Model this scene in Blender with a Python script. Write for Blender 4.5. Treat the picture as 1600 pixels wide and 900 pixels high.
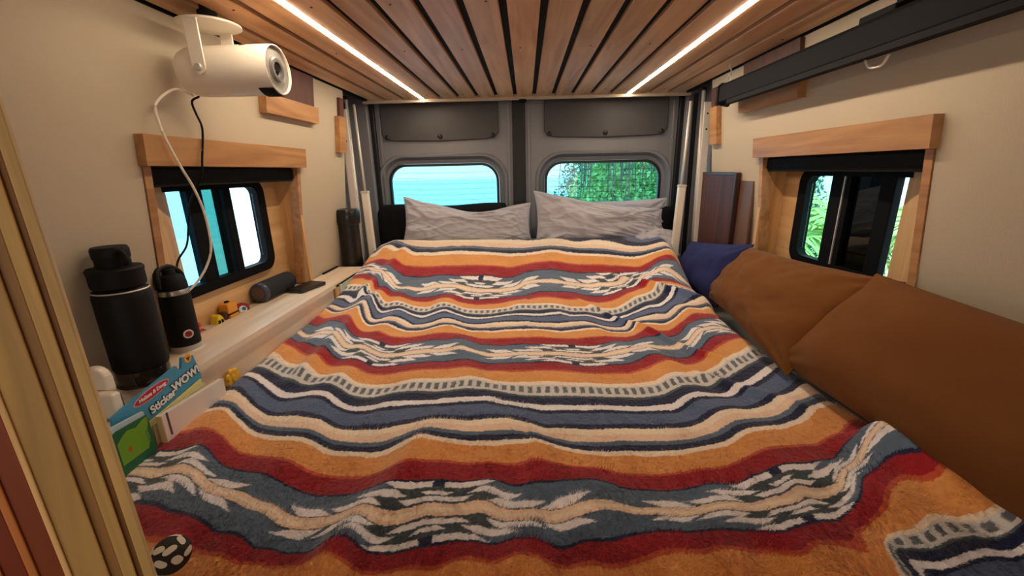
import bpy, bmesh, math, random
import numpy as np
from mathutils import Vector, Matrix, noise

for o in list(bpy.data.objects): bpy.data.objects.remove(o)
SC = bpy.context.scene
COL = SC.collection
PI = math.pi
random.seed(7)

# ---------------------------------------------------------------- camera
def make_camera():
    f = 650.0
    a = Vector(((821-800)/f, (450-266)/f, 1.0)).normalized()      # world Y in camera coords
    ro = math.radians(1.2)
    x = Vector((math.cos(ro), math.sin(ro), 0)); x = (x - a*x.dot(a)).normalized()
    z = a.cross(x)
    if z[1] < 0: z = -z
    right = Vector((x[0], a[0], z[0])); up = Vector((x[1], a[1], z[1])); fw = Vector((x[2], a[2], z[2]))
    m = Matrix(((right.x, up.x, -fw.x, 0), (right.y, up.y, -fw.y, 0), (right.z, up.z, -fw.z, 1.45), (0,0,0,1)))
    cd = bpy.data.cameras.new('camera'); cd.sensor_width = 36; cd.lens = 36*f/1600; cd.clip_start = 0.02
    co = bpy.data.objects.new('camera', cd); co.matrix_world = m; COL.objects.link(co); SC.camera = co
make_camera()

# ---------------------------------------------------------------- world, fill light, exposure
W = bpy.data.worlds.new('world'); SC.world = W; W.use_nodes = True
bgn = W.node_tree.nodes['Background']; bgn.inputs[0].default_value = (0.62, 0.86, 1.0, 1); bgn.inputs[1].default_value = 3.0
def area(name, loc, rot, sx, sy, power, col):
    l = bpy.data.lights.new(name, 'AREA'); l.shape = 'RECTANGLE'; l.size = sx; l.size_y = sy; l.energy = power; l.color = col
    o = bpy.data.objects.new(name, l); o.location = loc; o.rotation_euler = rot; COL.objects.link(o); return o
area('fill_light', (0.15, -1.2, 1.30), (math.radians(78), 0, 0), 1.2, 0.7, 5.8, (1.0, 0.86, 0.72))  # warm fill added behind the camera to even out the cabin, no visible source
LED_STRENGTH = 62.0
SC.view_settings.view_transform = 'Standard'; SC.view_settings.look = 'None'
SC.view_settings.gamma = 1; SC.view_settings.use_curve_mapping = False
SC.view_settings.exposure = 0.50

# ---------------------------------------------------------------- materials
def rgb(r, g, b):
    f = lambda c: (c/255/12.92) if c/255 <= 0.04045 else ((c/255+0.055)/1.055)**2.4
    return (f(r), f(g), f(b), 1)
def mat(name, col=(.5,.5,.5,1), rough=.6, metal=0.0, bump=0.0, bscale=60, vary=0.0, emit=None, es=0, spec=None, sheen=0, trans=0):
    m = bpy.data.materials.new(name); m.use_nodes = True; nt = m.node_tree; b = nt.nodes['Principled BSDF']
    b.inputs['Base Color'].default_value = col; b.inputs['Roughness'].default_value = rough; b.inputs['Metallic'].default_value = metal
    if spec is not None: b.inputs['Specular IOR Level'].default_value = spec
    if sheen: b.inputs['Sheen Weight'].default_value = sheen
    if trans: b.inputs['Transmission Weight'].default_value = trans
    tc = nt.nodes.new('ShaderNodeTexCoord')
    if bump or vary:
        n = nt.nodes.new('ShaderNodeTexNoise'); n.inputs['Scale'].default_value = bscale; n.inputs['Detail'].default_value = 4
        nt.links.new(tc.outputs['Object'], n.inputs['Vector'])
        if bump:
            bp = nt.nodes.new('ShaderNodeBump'); bp.inputs['Strength'].default_value = bump; bp.inputs['Distance'].default_value = .004
            nt.links.new(n.outputs['Fac'], bp.inputs['Height']); nt.links.new(bp.outputs['Normal'], b.inputs['Normal'])
        if vary:
            n2 = nt.nodes.new('ShaderNodeTexNoise'); n2.inputs['Scale'].default_value = 7; n2.inputs['Detail'].default_value = 5
            nt.links.new(tc.outputs['Object'], n2.inputs['Vector'])
            mx = nt.nodes.new('ShaderNodeMix'); mx.data_type = 'RGBA'; mx.blend_type = 'MULTIPLY'; mx.inputs['Factor'].default_value = 1
            mx.inputs[6].default_value = col
            r = nt.nodes.new('ShaderNodeMapRange'); r.inputs['To Min'].default_value = 1-vary; r.inputs['To Max'].default_value = 1+vary
            nt.links.new(n2.outputs['Fac'], r.inputs['Value']); nt.links.new(r.outputs['Result'], mx.inputs[7]); nt.links.new(mx.outputs[2], b.inputs['Base Color'])
    if emit: b.inputs['Emission Color'].default_value = emit; b.inputs['Emission Strength'].default_value = es
    return m
def wood(name, c1, c2, axis=1, rough=.45, scale=1.0, knots=False, rnd=.12):
    """grain stretched along axis (0 x, 1 y, 2 z), per-object tint"""
    m = bpy.data.materials.new(name); m.use_nodes = True; nt = m.node_tree; b = nt.nodes['Principled BSDF']; b.inputs['Roughness'].default_value = rough
    tc = nt.nodes.new('ShaderNodeTexCoord'); mp = nt.nodes.new('ShaderNodeMapping')
    s = [14*scale]*3; s[axis] = 1.1*scale; mp.inputs['Scale'].default_value = s
    oi = nt.nodes.new('ShaderNodeObjectInfo')
    add = nt.nodes.new('ShaderNodeVectorMath'); add.operation = 'ADD'
    mu = nt.nodes.new('ShaderNodeMath'); mu.operation = 'MULTIPLY'; mu.inputs[1].default_value = 17
    nt.links.new(oi.outputs['Random'], mu.inputs[0]); nt.links.new(tc.outputs['Object'], add.inputs[0]); nt.links.new(mu.outputs[0], add.inputs[1])
    nt.links.new(add.outputs[0], mp.inputs['Vector'])
    n = nt.nodes.new('ShaderNodeTexNoise'); n.inputs['Scale'].default_value = 1.6; n.inputs['Detail'].default_value = 8; n.inputs['Distortion'].default_value = 1.3
    nt.links.new(mp.outputs[0], n.inputs['Vector'])
    cr = nt.nodes.new('ShaderNodeValToRGB'); e = cr.color_ramp.elements
    e[0].position = .34; e[0].color = c2; e[1].position = .68; e[1].color = c1
    nt.links.new(n.outputs['Fac'], cr.inputs['Fac'])
    hsv = nt.nodes.new('ShaderNodeHueSaturation'); r = nt.nodes.new('ShaderNodeMapRange')
    r.inputs['To Min'].default_value = 1-rnd; r.inputs['To Max'].default_value = 1+rnd
    nt.links.new(oi.outputs['Random'], r.inputs['Value']); nt.links.new(r.outputs[0], hsv.inputs['Value']); nt.links.new(cr.outputs['Color'], hsv.inputs['Color'])
    nt.links.new(hsv.outputs[0], b.inputs['Base Color'])
    bp = nt.nodes.new('ShaderNodeBump'); bp.inputs['Strength'].default_value = .12; bp.inputs['Distance'].default_value = .002
    nt.links.new(n.outputs['Fac'], bp.inputs['Height']); nt.links.new(bp.outputs['Normal'], b.inputs['Normal'])
    return m
def glass(name, tint, rough=.02):
    m = bpy.data.materials.new(name); m.use_nodes = True; nt = m.node_tree
    nt.nodes.remove(nt.nodes['Principled BSDF']); out = nt.nodes['Material Output']
    t = nt.nodes.new('ShaderNodeBsdfTransparent'); t.inputs[0].default_value = tint
    g = nt.nodes.new('ShaderNodeBsdfGlossy'); g.inputs['Roughness'].default_value = rough
    mx = nt.nodes.new('ShaderNodeMixShader'); mx.inputs[0].default_value = .05
    nt.links.new(t.outputs[0], mx.inputs[1]); nt.links.new(g.outputs[0], mx.inputs[2]); nt.links.new(mx.outputs[0], out.inputs[0])
    return m
M = {}
M['wall'] = mat('wall_white_panel', rgb(184,170,148), .75, bump=.15, bscale=220, vary=.03)
M['plank'] = wood('ceiling_plank_wood', rgb(226,180,134), rgb(188,138,94), 1, .5, .8, rnd=.1)
M['trimwood'] = wood('trim_wood', rgb(184,138,90), rgb(152,104,62), 1, .45, 1)
M['plywood'] = wood('plywood_pale', rgb(222,184,134), rgb(196,152,102), 1, .5, .7, rnd=.05)
M['plywood_v'] = wood('plywood_pale_vertical', rgb(218,176,124), rgb(190,146,96), 2, .5, .7, rnd=.05)
M['ledge'] = wood('ledge_birch', rgb(236,218,198), rgb(218,194,168), 1, .4, .6, rnd=.02)
M['black'] = mat('matte_black', rgb(14,14,16), .8, spec=.2)
M['blackmetal'] = mat('black_metal', rgb(9,9,12), .75, spec=.12)
M['rubber'] = mat('rubber_black', rgb(10,10,12), .5)
M['grey'] = mat('grey_paint', rgb(118,118,124), .35, vary=.05, bump=.05, bscale=40)
M['greydark'] = mat('grey_fabric_panel', rgb(62,60,62), .6, vary=.06)
M['whiteplastic'] = mat('white_plastic', rgb(232,222,206), .35)
M['alu'] = mat('aluminium', rgb(196,192,186), .5, .45)
M['whiteslat'] = mat('white_painted_slat', rgb(205,198,190), .5, vary=.05)
M['led'] = mat('led_light', rgb(255,230,190), .5, emit=(1.0,.83,.62,1), es=LED_STRENGTH)
M['darkbrown'] = wood('dark_brown_wood', rgb(92,46,34), rgb(60,28,22), 2, .6, .6)
M['brownpillow'] = mat('brown_linen', rgb(114,70,30), .95, bump=.35, bscale=380, vary=.06, sheen=.04, spec=.2)
M['bluepillow'] = mat('blue_cotton', rgb(22,30,90), .85, bump=.25, bscale=300, vary=.08)
M['greycotton'] = mat('grey_cotton', rgb(176,174,184), .9, bump=.12, bscale=260, vary=.04, sheen=.15)
M['mattress'] = mat('mattress_ticking', rgb(150,145,140), .9)
M['floor'] = wood('floor_vinyl', rgb(120,100,80), rgb(90,72,56), 1, .5, .5)
M['glass_clear'] = glass('pane_clear', (1,1,1,1))
M['glass_rear'] = glass('pane_rear_tinted', (.52,.83,.91,1))
M['glass_teal'] = glass('pane_teal_screen', (.22,.46,.42,1))
M['glass_cyan'] = glass('pane_cyan', (.60,.88,.97,1))
M['glass_dark'] = glass('pane_dark_screen', (.022,.03,.032,1))
M['glass_green'] = glass('pane_green', (.75,.95,.85,1))

# ---------------------------------------------------------------- mesh helpers
def link(name, bm, m=None, parent=None, smooth=False, mats=None):
    me = bpy.data.meshes.new(name); bm.to_mesh(me); bm.free()
    o = bpy.data.objects.new(name, me); COL.objects.link(o)
    for mm in (mats or ([m] if m else [])): me.materials.append(mm)
    if smooth:
        for p in me.polygons: p.use_smooth = True
    if parent: o.parent = parent
    return o
def empty(name, loc=(0,0,0), rot=(0,0,0)):
    o = bpy.data.objects.new(name, None); COL.objects.link(o); o.location = loc; o.rotation_euler = rot; o.empty_display_size = .05; return o
def tag(o, label, cat, group=None):
    o['label'] = label; o['category'] = cat
    if group: o['group'] = group
    return o
def struct(o): o['kind'] = 'structure'; return o
def add_box(bm, a, b, bev=0.0, mtx=None, mi=0, seg=2):
    """axis-aligned box between corners a and b"""
    c = [(a[i]+b[i])/2 for i in range(3)]; s = [abs(b[i]-a[i]) for i in range(3)]
    g = bmesh.ops.create_cube(bm, size=1.0); vs = g['verts']
    for v in vs: v.co = Vector((v.co.x*s[0]+c[0], v.co.y*s[1]+c[1], v.co.z*s[2]+c[2]))
    fs = list({f for v in vs for f in v.link_faces})
    if bev > 0:
        es = list({e for f in fs for e in f.edges})
        r = bmesh.ops.bevel(bm, geom=es, offset=bev, segments=seg, profile=.5, affect='EDGES')
        fs = r['faces']; vs = list({v for f in fs for v in f.verts} | {v for v in vs if v.is_valid})
        fs = list({f for v in vs for f in v.link_faces})
    for f in fs: f.material_index = mi
    if mtx:
        for v in vs: v.co = mtx @ v.co
    return vs
def box(name, a, b, m, parent=None, bev=0.0, mtx=None):
    bm = bmesh.new(); add_box(bm, a, b, bev, mtx); return link(name, bm, m, parent)
def add_prism(bm, pts, lo, hi, axis=0, mi=0):
    """polygon pts (2D) extruded along axis between lo and hi"""
    def P(p, t):
        return {0:(t,p[0],p[1]), 1:(p[0],t,p[1]), 2:(p[0],p[1],t)}[axis]
    A = [bm.verts.new(P(p, lo)) for p in pts]; B = [bm.verts.new(P(p, hi)) for p in pts]; n = len(pts)
    fs = [bm.faces.new(A), bm.faces.new(B[::-1])]
    for i in range(n): fs.append(bm.faces.new((A[i], B[i], B[(i+1)%n], A[(i+1)%n])))
    for f in fs: f.material_index = mi
    bmesh.ops.recalc_face_normals(bm, faces=fs)
    return A+B
def prism(name, pts, lo, hi, axis, m, parent=None):
    bm = bmesh.new(); add_prism(bm, pts, lo, hi, axis); return link(name, bm, m, parent)
def frame_from(d):
    d = Vector(d).normalized(); u = Vector((0,0,1)) if abs(d.z) < .95 else Vector((1,0,0))
    x = u.cross(d).normalized(); y = d.cross(x); return x, y, d
def add_tube(bm, pts, r, n=10, cap=True, mi=0):
    pts = [Vector(p) for p in pts]; rs = r if isinstance(r, (list,tuple)) else [r]*len(pts); rings = []
    for i, p in enumerate(pts):
        d = (pts[min(i+1,len(pts)-1)]-pts[max(i-1,0)]); x, y, _ = frame_from(d)
        rings.append([bm.verts.new(p + (x*math.cos(2*PI*k/n)+y*math.sin(2*PI*k/n))*rs[i]) for k in range(n)])
    fs = []
    for a, b in zip(rings, rings[1:]):
        for k in range(n): fs.append(bm.faces.new((a[k], a[(k+1)%n], b[(k+1)%n], b[k])))
    if cap: fs.append(bm.faces.new(rings[0][::-1])); fs.append(bm.faces.new(rings[-1]))
    for f in fs: f.material_index = mi
    bmesh.ops.recalc_face_normals(bm, faces=fs)
def tube(name, pts, r, m, parent=None, n=10, smooth=True):
    bm = bmesh.new(); add_tube(bm, pts, r, n); return link(name, bm, m, parent, smooth)
def catmull(pts, k=8):
    P = [Vector(p) for p in pts]; P = [P[0]*2-P[1]] + P + [P[-1]*2-P[-2]]; out = []
    for i in range(1, len(P)-2):
        for j in range(k):
            t = j/k; a,b,c,d = P[i-1:i+3]
            out.append(.5*((2*b)+(-a+c)*t+(2*a-5*b+4*c-d)*t*t+(-a+3*b-3*c+d)*t**3))
    out.append(P[-2]); return out
def add_lathe(bm, prof, origin=(0,0,0), direction=(0,0,1), n=32, mi=0):
    """prof: (r, h) list turned about direction at origin"""
    x, y, d = frame_from(direction); o = Vector(origin); rings = []; fs = []
    for r, h in prof:
        if r < 1e-6: rings.append([bm.verts.new(o+d*h)])
        else: rings.append([bm.verts.new(o+d*h+(x*math.cos(2*PI*k/n)+y*math.sin(2*PI*k/n))*r) for k in range(n)])
    for a, b in zip(rings, rings[1:]):
        for k in range(n):
            if len(a) == 1 and len(b) == 1: continue
            if len(a) == 1: fs.append(bm.faces.new((a[0], b[k], b[(k+1)%n])))
            elif len(b) == 1: fs.append(bm.faces.new((a[k], a[(k+1)%n], b[0])))
            else: fs.append(bm.faces.new((a[k], a[(k+1)%n], b[(k+1)%n], b[k])))
    for f in fs: f.material_index = mi
    bmesh.ops.recalc_face_normals(bm, faces=fs)
def lathe(name, prof, origin, direction, m, parent=None, n=32):
    bm = bmesh.new(); add_lathe(bm, prof, origin, direction, n); o = link(name, bm, m, parent, True)
    md = o.modifiers.new('edges', 'EDGE_SPLIT'); md.split_angle = math.radians(35); return o
def rrect(cx, cy, hx, hy, r, n=8):
    """rounded rectangle outline, 4*(n+1) points"""
    out = []
    for q, (sx, sy) in enumerate(((1,1),(-1,1),(-1,-1),(1,-1))):
        for k in range(n+1):
            a = (q + k/n)*PI/2
            out.append((cx+sx*(hx-r)+r*math.cos(a), cy+sy*(hy-r)+r*math.sin(a)))
    return out
def add_loops(bm, loops, close_last=False, mi=0):
    vs = [[bm.verts.new(p) for p in lp] for lp in loops]; fs = []
    for a, b in zip(vs, vs[1:]):
        n = len(a)
        for k in range(n): fs.append(bm.faces.new((a[k], a[(k+1)%n], b[(k+1)%n], b[k])))
    if close_last: fs.append(bm.faces.new(vs[-1]))
    for f in fs: f.material_index = mi
    bmesh.ops.recalc_face_normals(bm, faces=fs)
    return vs
def text(name, body, size, mtx, m, parent, depth=.0006, shear=0, off=.0003):
    cu = bpy.data.curves.new(name, 'FONT'); cu.body = body; cu.size = size; cu.extrude = depth; cu.align_x = 'CENTER'; cu.align_y = 'CENTER'; cu.shear = shear
    cu.offset = off; cu.resolution_u = 4
    o = bpy.data.objects.new(name, cu); COL.objects.link(o); cu.materials.append(m); o.matrix_world = mtx; o.parent = parent
    me = bpy.data.meshes.new_from_object(o); bpy.data.objects.remove(o); bpy.data.curves.remove(cu)
    o = bpy.data.objects.new(name, me); COL.objects.link(o); return o
def wall_x(z, side):        # side walls lean inwards a little towards the ceiling
    return side*(0.87 + (1.477-z)*0.10)

# ================================================================ SETTING
# floor, roof, end walls
struct(box('floor', (-1.0,-1.6,-.05), (1.0,2.62,0), M['floor']))
struct(box('wall_front', (-1.0,-1.65,0), (1.0,-1.6,1.95), M['wall']))
struct(box('roof', (-1.0,-1.65,1.93), (1.0,2.62,1.97), M['greydark']))
def slab(bm, side, y0, y1, z0, z1, d0=0.0, d1=.13):
    vs = []
    for y in (y0, y1):
        for z in (z0, z1):
            for d in (d0, d1): vs.append(bm.verts.new((wall_x(z, side)+side*d, y, z)))
    idx = [(0,1,3,2),(4,6,7,5),(0,4,5,1),(2,3,7,6),(0,2,6,4),(1,5,7,3)]
    fs = [bm.faces.new([vs[i] for i in f]) for f in idx]; bmesh.ops.recalc_face_normals(bm, faces=fs)
OY0, OY1, OZ0, OZ1 = .955, 1.645, 1.018, 1.48
for side, nm in ((-1,'left'), (1,'right')):
    bm = bmesh.new()
    slab(bm, side, -1.6, OY0, 0, 1.93); slab(bm, side, OY1, 2.06, 0, 1.93)
    slab(bm, side, OY0, OY1, 0, OZ0); slab(bm, side, OY0, OY1, OZ1, 1.93)
    struct(link('wall_'+nm, bm, M['wall']))
# rear corners: bare grey metal between the panelled walls and the doors
for side, nm in ((-1,'rear_left'), (1,'rear_right')):
    bm = bmesh.new()
    add_box(bm, (side*.965, 2.0601, 0), (side*1.02, 2.6, 1.93)); add_box(bm, (side*.865, 2.44, 0), (side*.99, 2.6, 1.93), .01)
    add_box(bm, (side*.945, 2.26, 0), (side*.975, 2.33, 1.9), .008)
    struct(link('wall_'+nm, bm, M['grey']))
bm = bmesh.new(); add_box(bm, (-1.0,2.47,1.835), (1.0,2.62,1.95)); add_box(bm, (-1.0,2.47,0), (1.0,2.62,.72)); struct(link('wall_rear', bm, M['grey']))

# ceiling: black backing, seventeen planks with open joints
ceil = struct(box('ceiling', (-.852,-1.2,1.833), (.852,2.37,1.85), M['black']))
PITCH = .0975
bm = bmesh.new(); add_box(bm, (-.0390,-1.2,1.820), (.0390,2.362,1.833), .0018, seg=1); pm = bpy.data.meshes.new('plank'); bm.to_mesh(pm); bm.free(); pm.materials.append(M['plank'])
bm = bmesh.new(); add_lathe(bm, [(0,-.0012),(.0028,-.0012),(.0032,0)], (0,0,1.820), (0,0,1), 10); sm = bpy.data.meshes.new('screw'); bm.to_mesh(sm); bm.free(); sm.materials.append(mat('screw_dark', rgb(50,34,24), .5, .4))
for i in range(-8, 9):
    p = bpy.data.objects.new('plank', pm); COL.objects.link(p); p.location = (i*PITCH, 0, 0); p.parent = ceil
    for y in ((.72,1.46,2.2) if i % 2 == 0 else (1.08, 2.24)):
        s = bpy.data.objects.new('screw', sm); COL.objects.link(s); s.parent = p; s.location = (.012*((i*7)%3-1), y, 0)
struct(box('trim_1', (-.86,2.362,1.806), (.86,2.385,1.85), mat('trim_pale_strip', rgb(176,160,140), .5), bev=.003))
for i, side in enumerate((-1,1)):
    struct(box('trim_%d' % (i+2), (side*.832,-1.2,1.818), (side*.852,2.36,1.834), M['black']))

# side windows: plywood-lined recess, black sliding window, trim board above
def ring(name, outer, inner, x0, x1, m, parent):
    """frame between two outlines in the YZ plane, from depth x0 (room side) to x1"""
    bm = bmesh.new(); L = [[(x, y, z) for y, z in o] for x, o in ((x1, outer), (x0, outer), (x0, inner), (x1, inner))]
    add_loops(bm, L); return link(name, bm, m, parent)
def side_window(idx, s, panes, bars, sliver=None):
    root = struct(empty('window_%d' % idx, (0,0,0)))
    # plywood sheet round the frame
    out = rrect(1.30, 1.25, .36, .245, .001); inn = rrect(1.262, 1.277, .266, .160, .05)
    ring('plywood_sheet', out, inn, s*.972, s*.990, M['plywood'], root)
    prism('recess_side_panel', [(s*.895,OY0),(s*.966,1.113),(s*.985,1.113),(s*.99,OY0)], OZ0, OZ1, 2, M['plywood_v'], root)
    prism('recess_side_panel', [(s*.885,OY1-.001),(s*.885,OY1-.020),(s*.975,OY1-.005),(s*.975,OY1+.012),(s*.95,OY1-.001)], OZ0, OZ1, 2, M['plywood_v'], root)
    b = bmesh.new(); slab(b, s, OY1-.026, OY1-.004, OZ0, OZ1, -.003, .03); link('jamb_trim', b, M['trimwood'], root)
    b = bmesh.new(); slab(b, s, OY0+.002, OY0+.022, OZ0, OZ1, -.003, .03); link('jamb_trim', b, M['trimwood'], root)
    box('sill', (s*.90,OY0+.002,.985), (s*.99,OY1-.002,.998), M['plywood'], root)
    # trim board
    b = bmesh.new(); slab(b, s, .948, 1.655, 1.477, 1.545, -.022, .0); o = link('head_board', b, M['trimwood'], root)
    # black frame and bars
    ring('window_frame', rrect(1.262,1.277,.268,.162,.05), rrect(1.262,1.279,.226,.134,.03), s*.957, s*.985, M['blackmetal'], root)
    for y0, y1 in bars: box('window_bar', (s*.960,y0,1.142), (s*.982,y1,1.416), M['blackmetal'], root, .002)
    for y0, y1, mk in panes: box('pane', (s*.974,y0,1.142), (s*.977,y1,1.416), M[mk], root)
    # roller shade cassette
    b = bmesh.new(); add_box(b, (s*.885,.975,1.436), (s*.955,1.625,1.4755), .006)
    add_box(b, (s*.888,.985,1.428), (s*.900,1.615,1.440), .002); link('roller_shade', b, M['black'], root)
    return root
side_window(1, -1, [(1.04,1.178,'glass_cyan'),(1.235,1.302,'glass_teal'),(1.308,1.328,'glass_cyan'),(1.357,1.487,'glass_clear')], [(1.178,1.235),(1.301,1.311),(1.325,1.358)])
side_window(2, 1, [(1.04,1.143,'glass_clear'),(1.188,1.300,'glass_dark'),(1.375,1.487,'glass_green')], [(1.142,1.190),(1.296,1.318),(1.326,1.378)])
for w in [o for o in bpy.data.objects if o.name == 'window_2']:
    box('glint_strip', (.957,1.318,1.145), (.975,1.322,1.414), M['alu'], w)  # pale metal strip stands in for the light glint on the window bar

# rear doors with their windows
def door(idx, x0, x1, wx0, wx1):
    root = struct(empty('door_%d' % idx, (0,0,0)))
    cx, hx = (wx0+wx1)/2, (wx1-wx0)/2; cz, hz = 1.325, .157
    def lp(y, dx, r): return [(a, y, b) for a, b in rrect(cx, cz, hx+dx, hz+dx, r)]
    mx, hw = (x0+x1)/2, (x1-x0)/2
    out = [(a, 2.480, b) for a, b in rrect(mx, 1.27, hw, .56, .002)]; out2 = [(a, 2.53, b) for a, b in rrect(mx, 1.27, hw, .56, .002)]
    bm = bmesh.new()
    add_loops(bm, [out2, out, lp(2.480,.070,.15), lp(2.470,.062,.145), lp(2.472,.052,.14), lp(2.500,.036,.125), lp(2.504,.018,.105), lp(2.53,.012,.10)])
    link('door_panel', bm, M['grey'], root, True).modifiers.new('edges','EDGE_SPLIT').split_angle = .5
    bm = bmesh.new(); add_loops(bm, [lp(2.515,.014,.100), lp(2.492,.014,.100), lp(2.492,.0,.088), lp(2.515,.0,.088)]); link('window_seal', bm, M['rubber'], root)
    bm = bmesh.new(); v = [bm.verts.new(p) for p in lp(2.512,.004,.09)]; w = [bm.verts.new(p) for p in lp(2.508,.004,.09)]
    bm.faces.new(v); bm.faces.new(w[::-1]); link('pane', bm, M['glass_rear'], root)
    for k in range(9):
        z = 1.20+k*.031; ins = max(0, z-1.40)*.5+.012
        bm = bmesh.new(); add_tube(bm, [(wx0+ins+(wx1-wx0-2*ins)*t, 2.5065, z-.004*math.sin(PI*t)) for t in (0,.25,.5,.75,1)], .0009, 4); link('defroster_line', bm, M['blackmetal'], root)
    # upper trim panel with black studs
    px0, px1 = wx0+.0, wx1+.0
    bm = bmesh.new(); pts = [(px0-.02,1.825),(px0-.02,1.66),(px0+.0,1.632),(px0+.05,1.624),((px0+px1)/2,1.618),(px1-.05,1.624),(px1+.0,1.632),(px1+.02,1.66),(px1+.02,1.825)]
    add_prism(bm, pts, 2.462, 2.482, 1); o = link('upper_panel', bm, M['greydark'], root)
    bv = o.modifiers.new('bevel','BEVEL'); bv.width = .004; bv.segments = 2
    for k, x in enumerate((px0+.012, cx, px1-.012)):
        lathe('stud', [(0,.012),(.006,.0115),(.013,.008),(.014,0)], (x, 2.463, 1.642), (0,-1,0), M['rubber'], root, 16)
    # shallow pressed strap across the panel and a hinge-side strip
    bm = bmesh.new(); add_box(bm, (mx-hw+.012,2.474,.8), (mx-hw+.028,2.481,1.82), .003); add_box(bm, (mx+hw-.028,2.474,.8), (mx+hw-.012,2.481,1.82), .003); link('pressed_rib', bm, M['grey'], root)
    return root
door(1, -.838, -.072, -.785, -.168)
door(2, .002, .838, .125, .762)
bm = bmesh.new(); add_box(bm, (-.0712,2.470,.72), (.0012,2.478,1.833), .003); add_box(bm, (-.09,2.531,.72), (.02,2.56,1.833)); struct(link('trim_4', bm, M['rubber']))
for i, s in enumerate((-1,1)):
    struct(box('trim_%d' % (5+i), (s*.839,2.462,.72), (s*.866,2.55,1.833), M['rubber'], bev=.005))

# bed platform box and mattress under the blanket
t = tag(empty('bed', (0,1.3,0)), 'raised platform bed under the striped blanket, mattress mostly hidden', 'bed')
o = box('platform', (-.79,.30,.0), (.895,2.42,.70), M['plywood'], t); o.location = (0,-1.3,0)
o = box('mattress', (-.755,.34,.70), (.84,2.20,.875), M['mattress'], t, .03); o.location = (0,-1.3,0)

# left ledge: birch box with top plank
t = tag(empty('storage_ledge', (-.85,1.35,0)), 'long pale birch storage ledge along the left wall beside the bed', 'ledge')
def part_at(o, t): o.location = -t.location; return o
part_at(prism('top_plank', [(-.778,.772),(-.778,1.930),(-.911,1.930),(-.911,1.64),(-.930,1.64),(-.930,.957),(-.911,.957),(-.911,.772)], 1.003, 1.020, 2, M['ledge'], t), t)
part_at(box('front_panel', (-.806,.79,.70), (-.790,1.925,1.003), M['ledge'], t), t)
part_at(box('end_panel', (-.905,1.912,.70), (-.8061,1.928,1.003), M['ledge'], t), t)
part_at(box('end_panel', (-.905,.80,.70), (-.8061,.816,1.003), M['ledge'], t), t)

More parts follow.
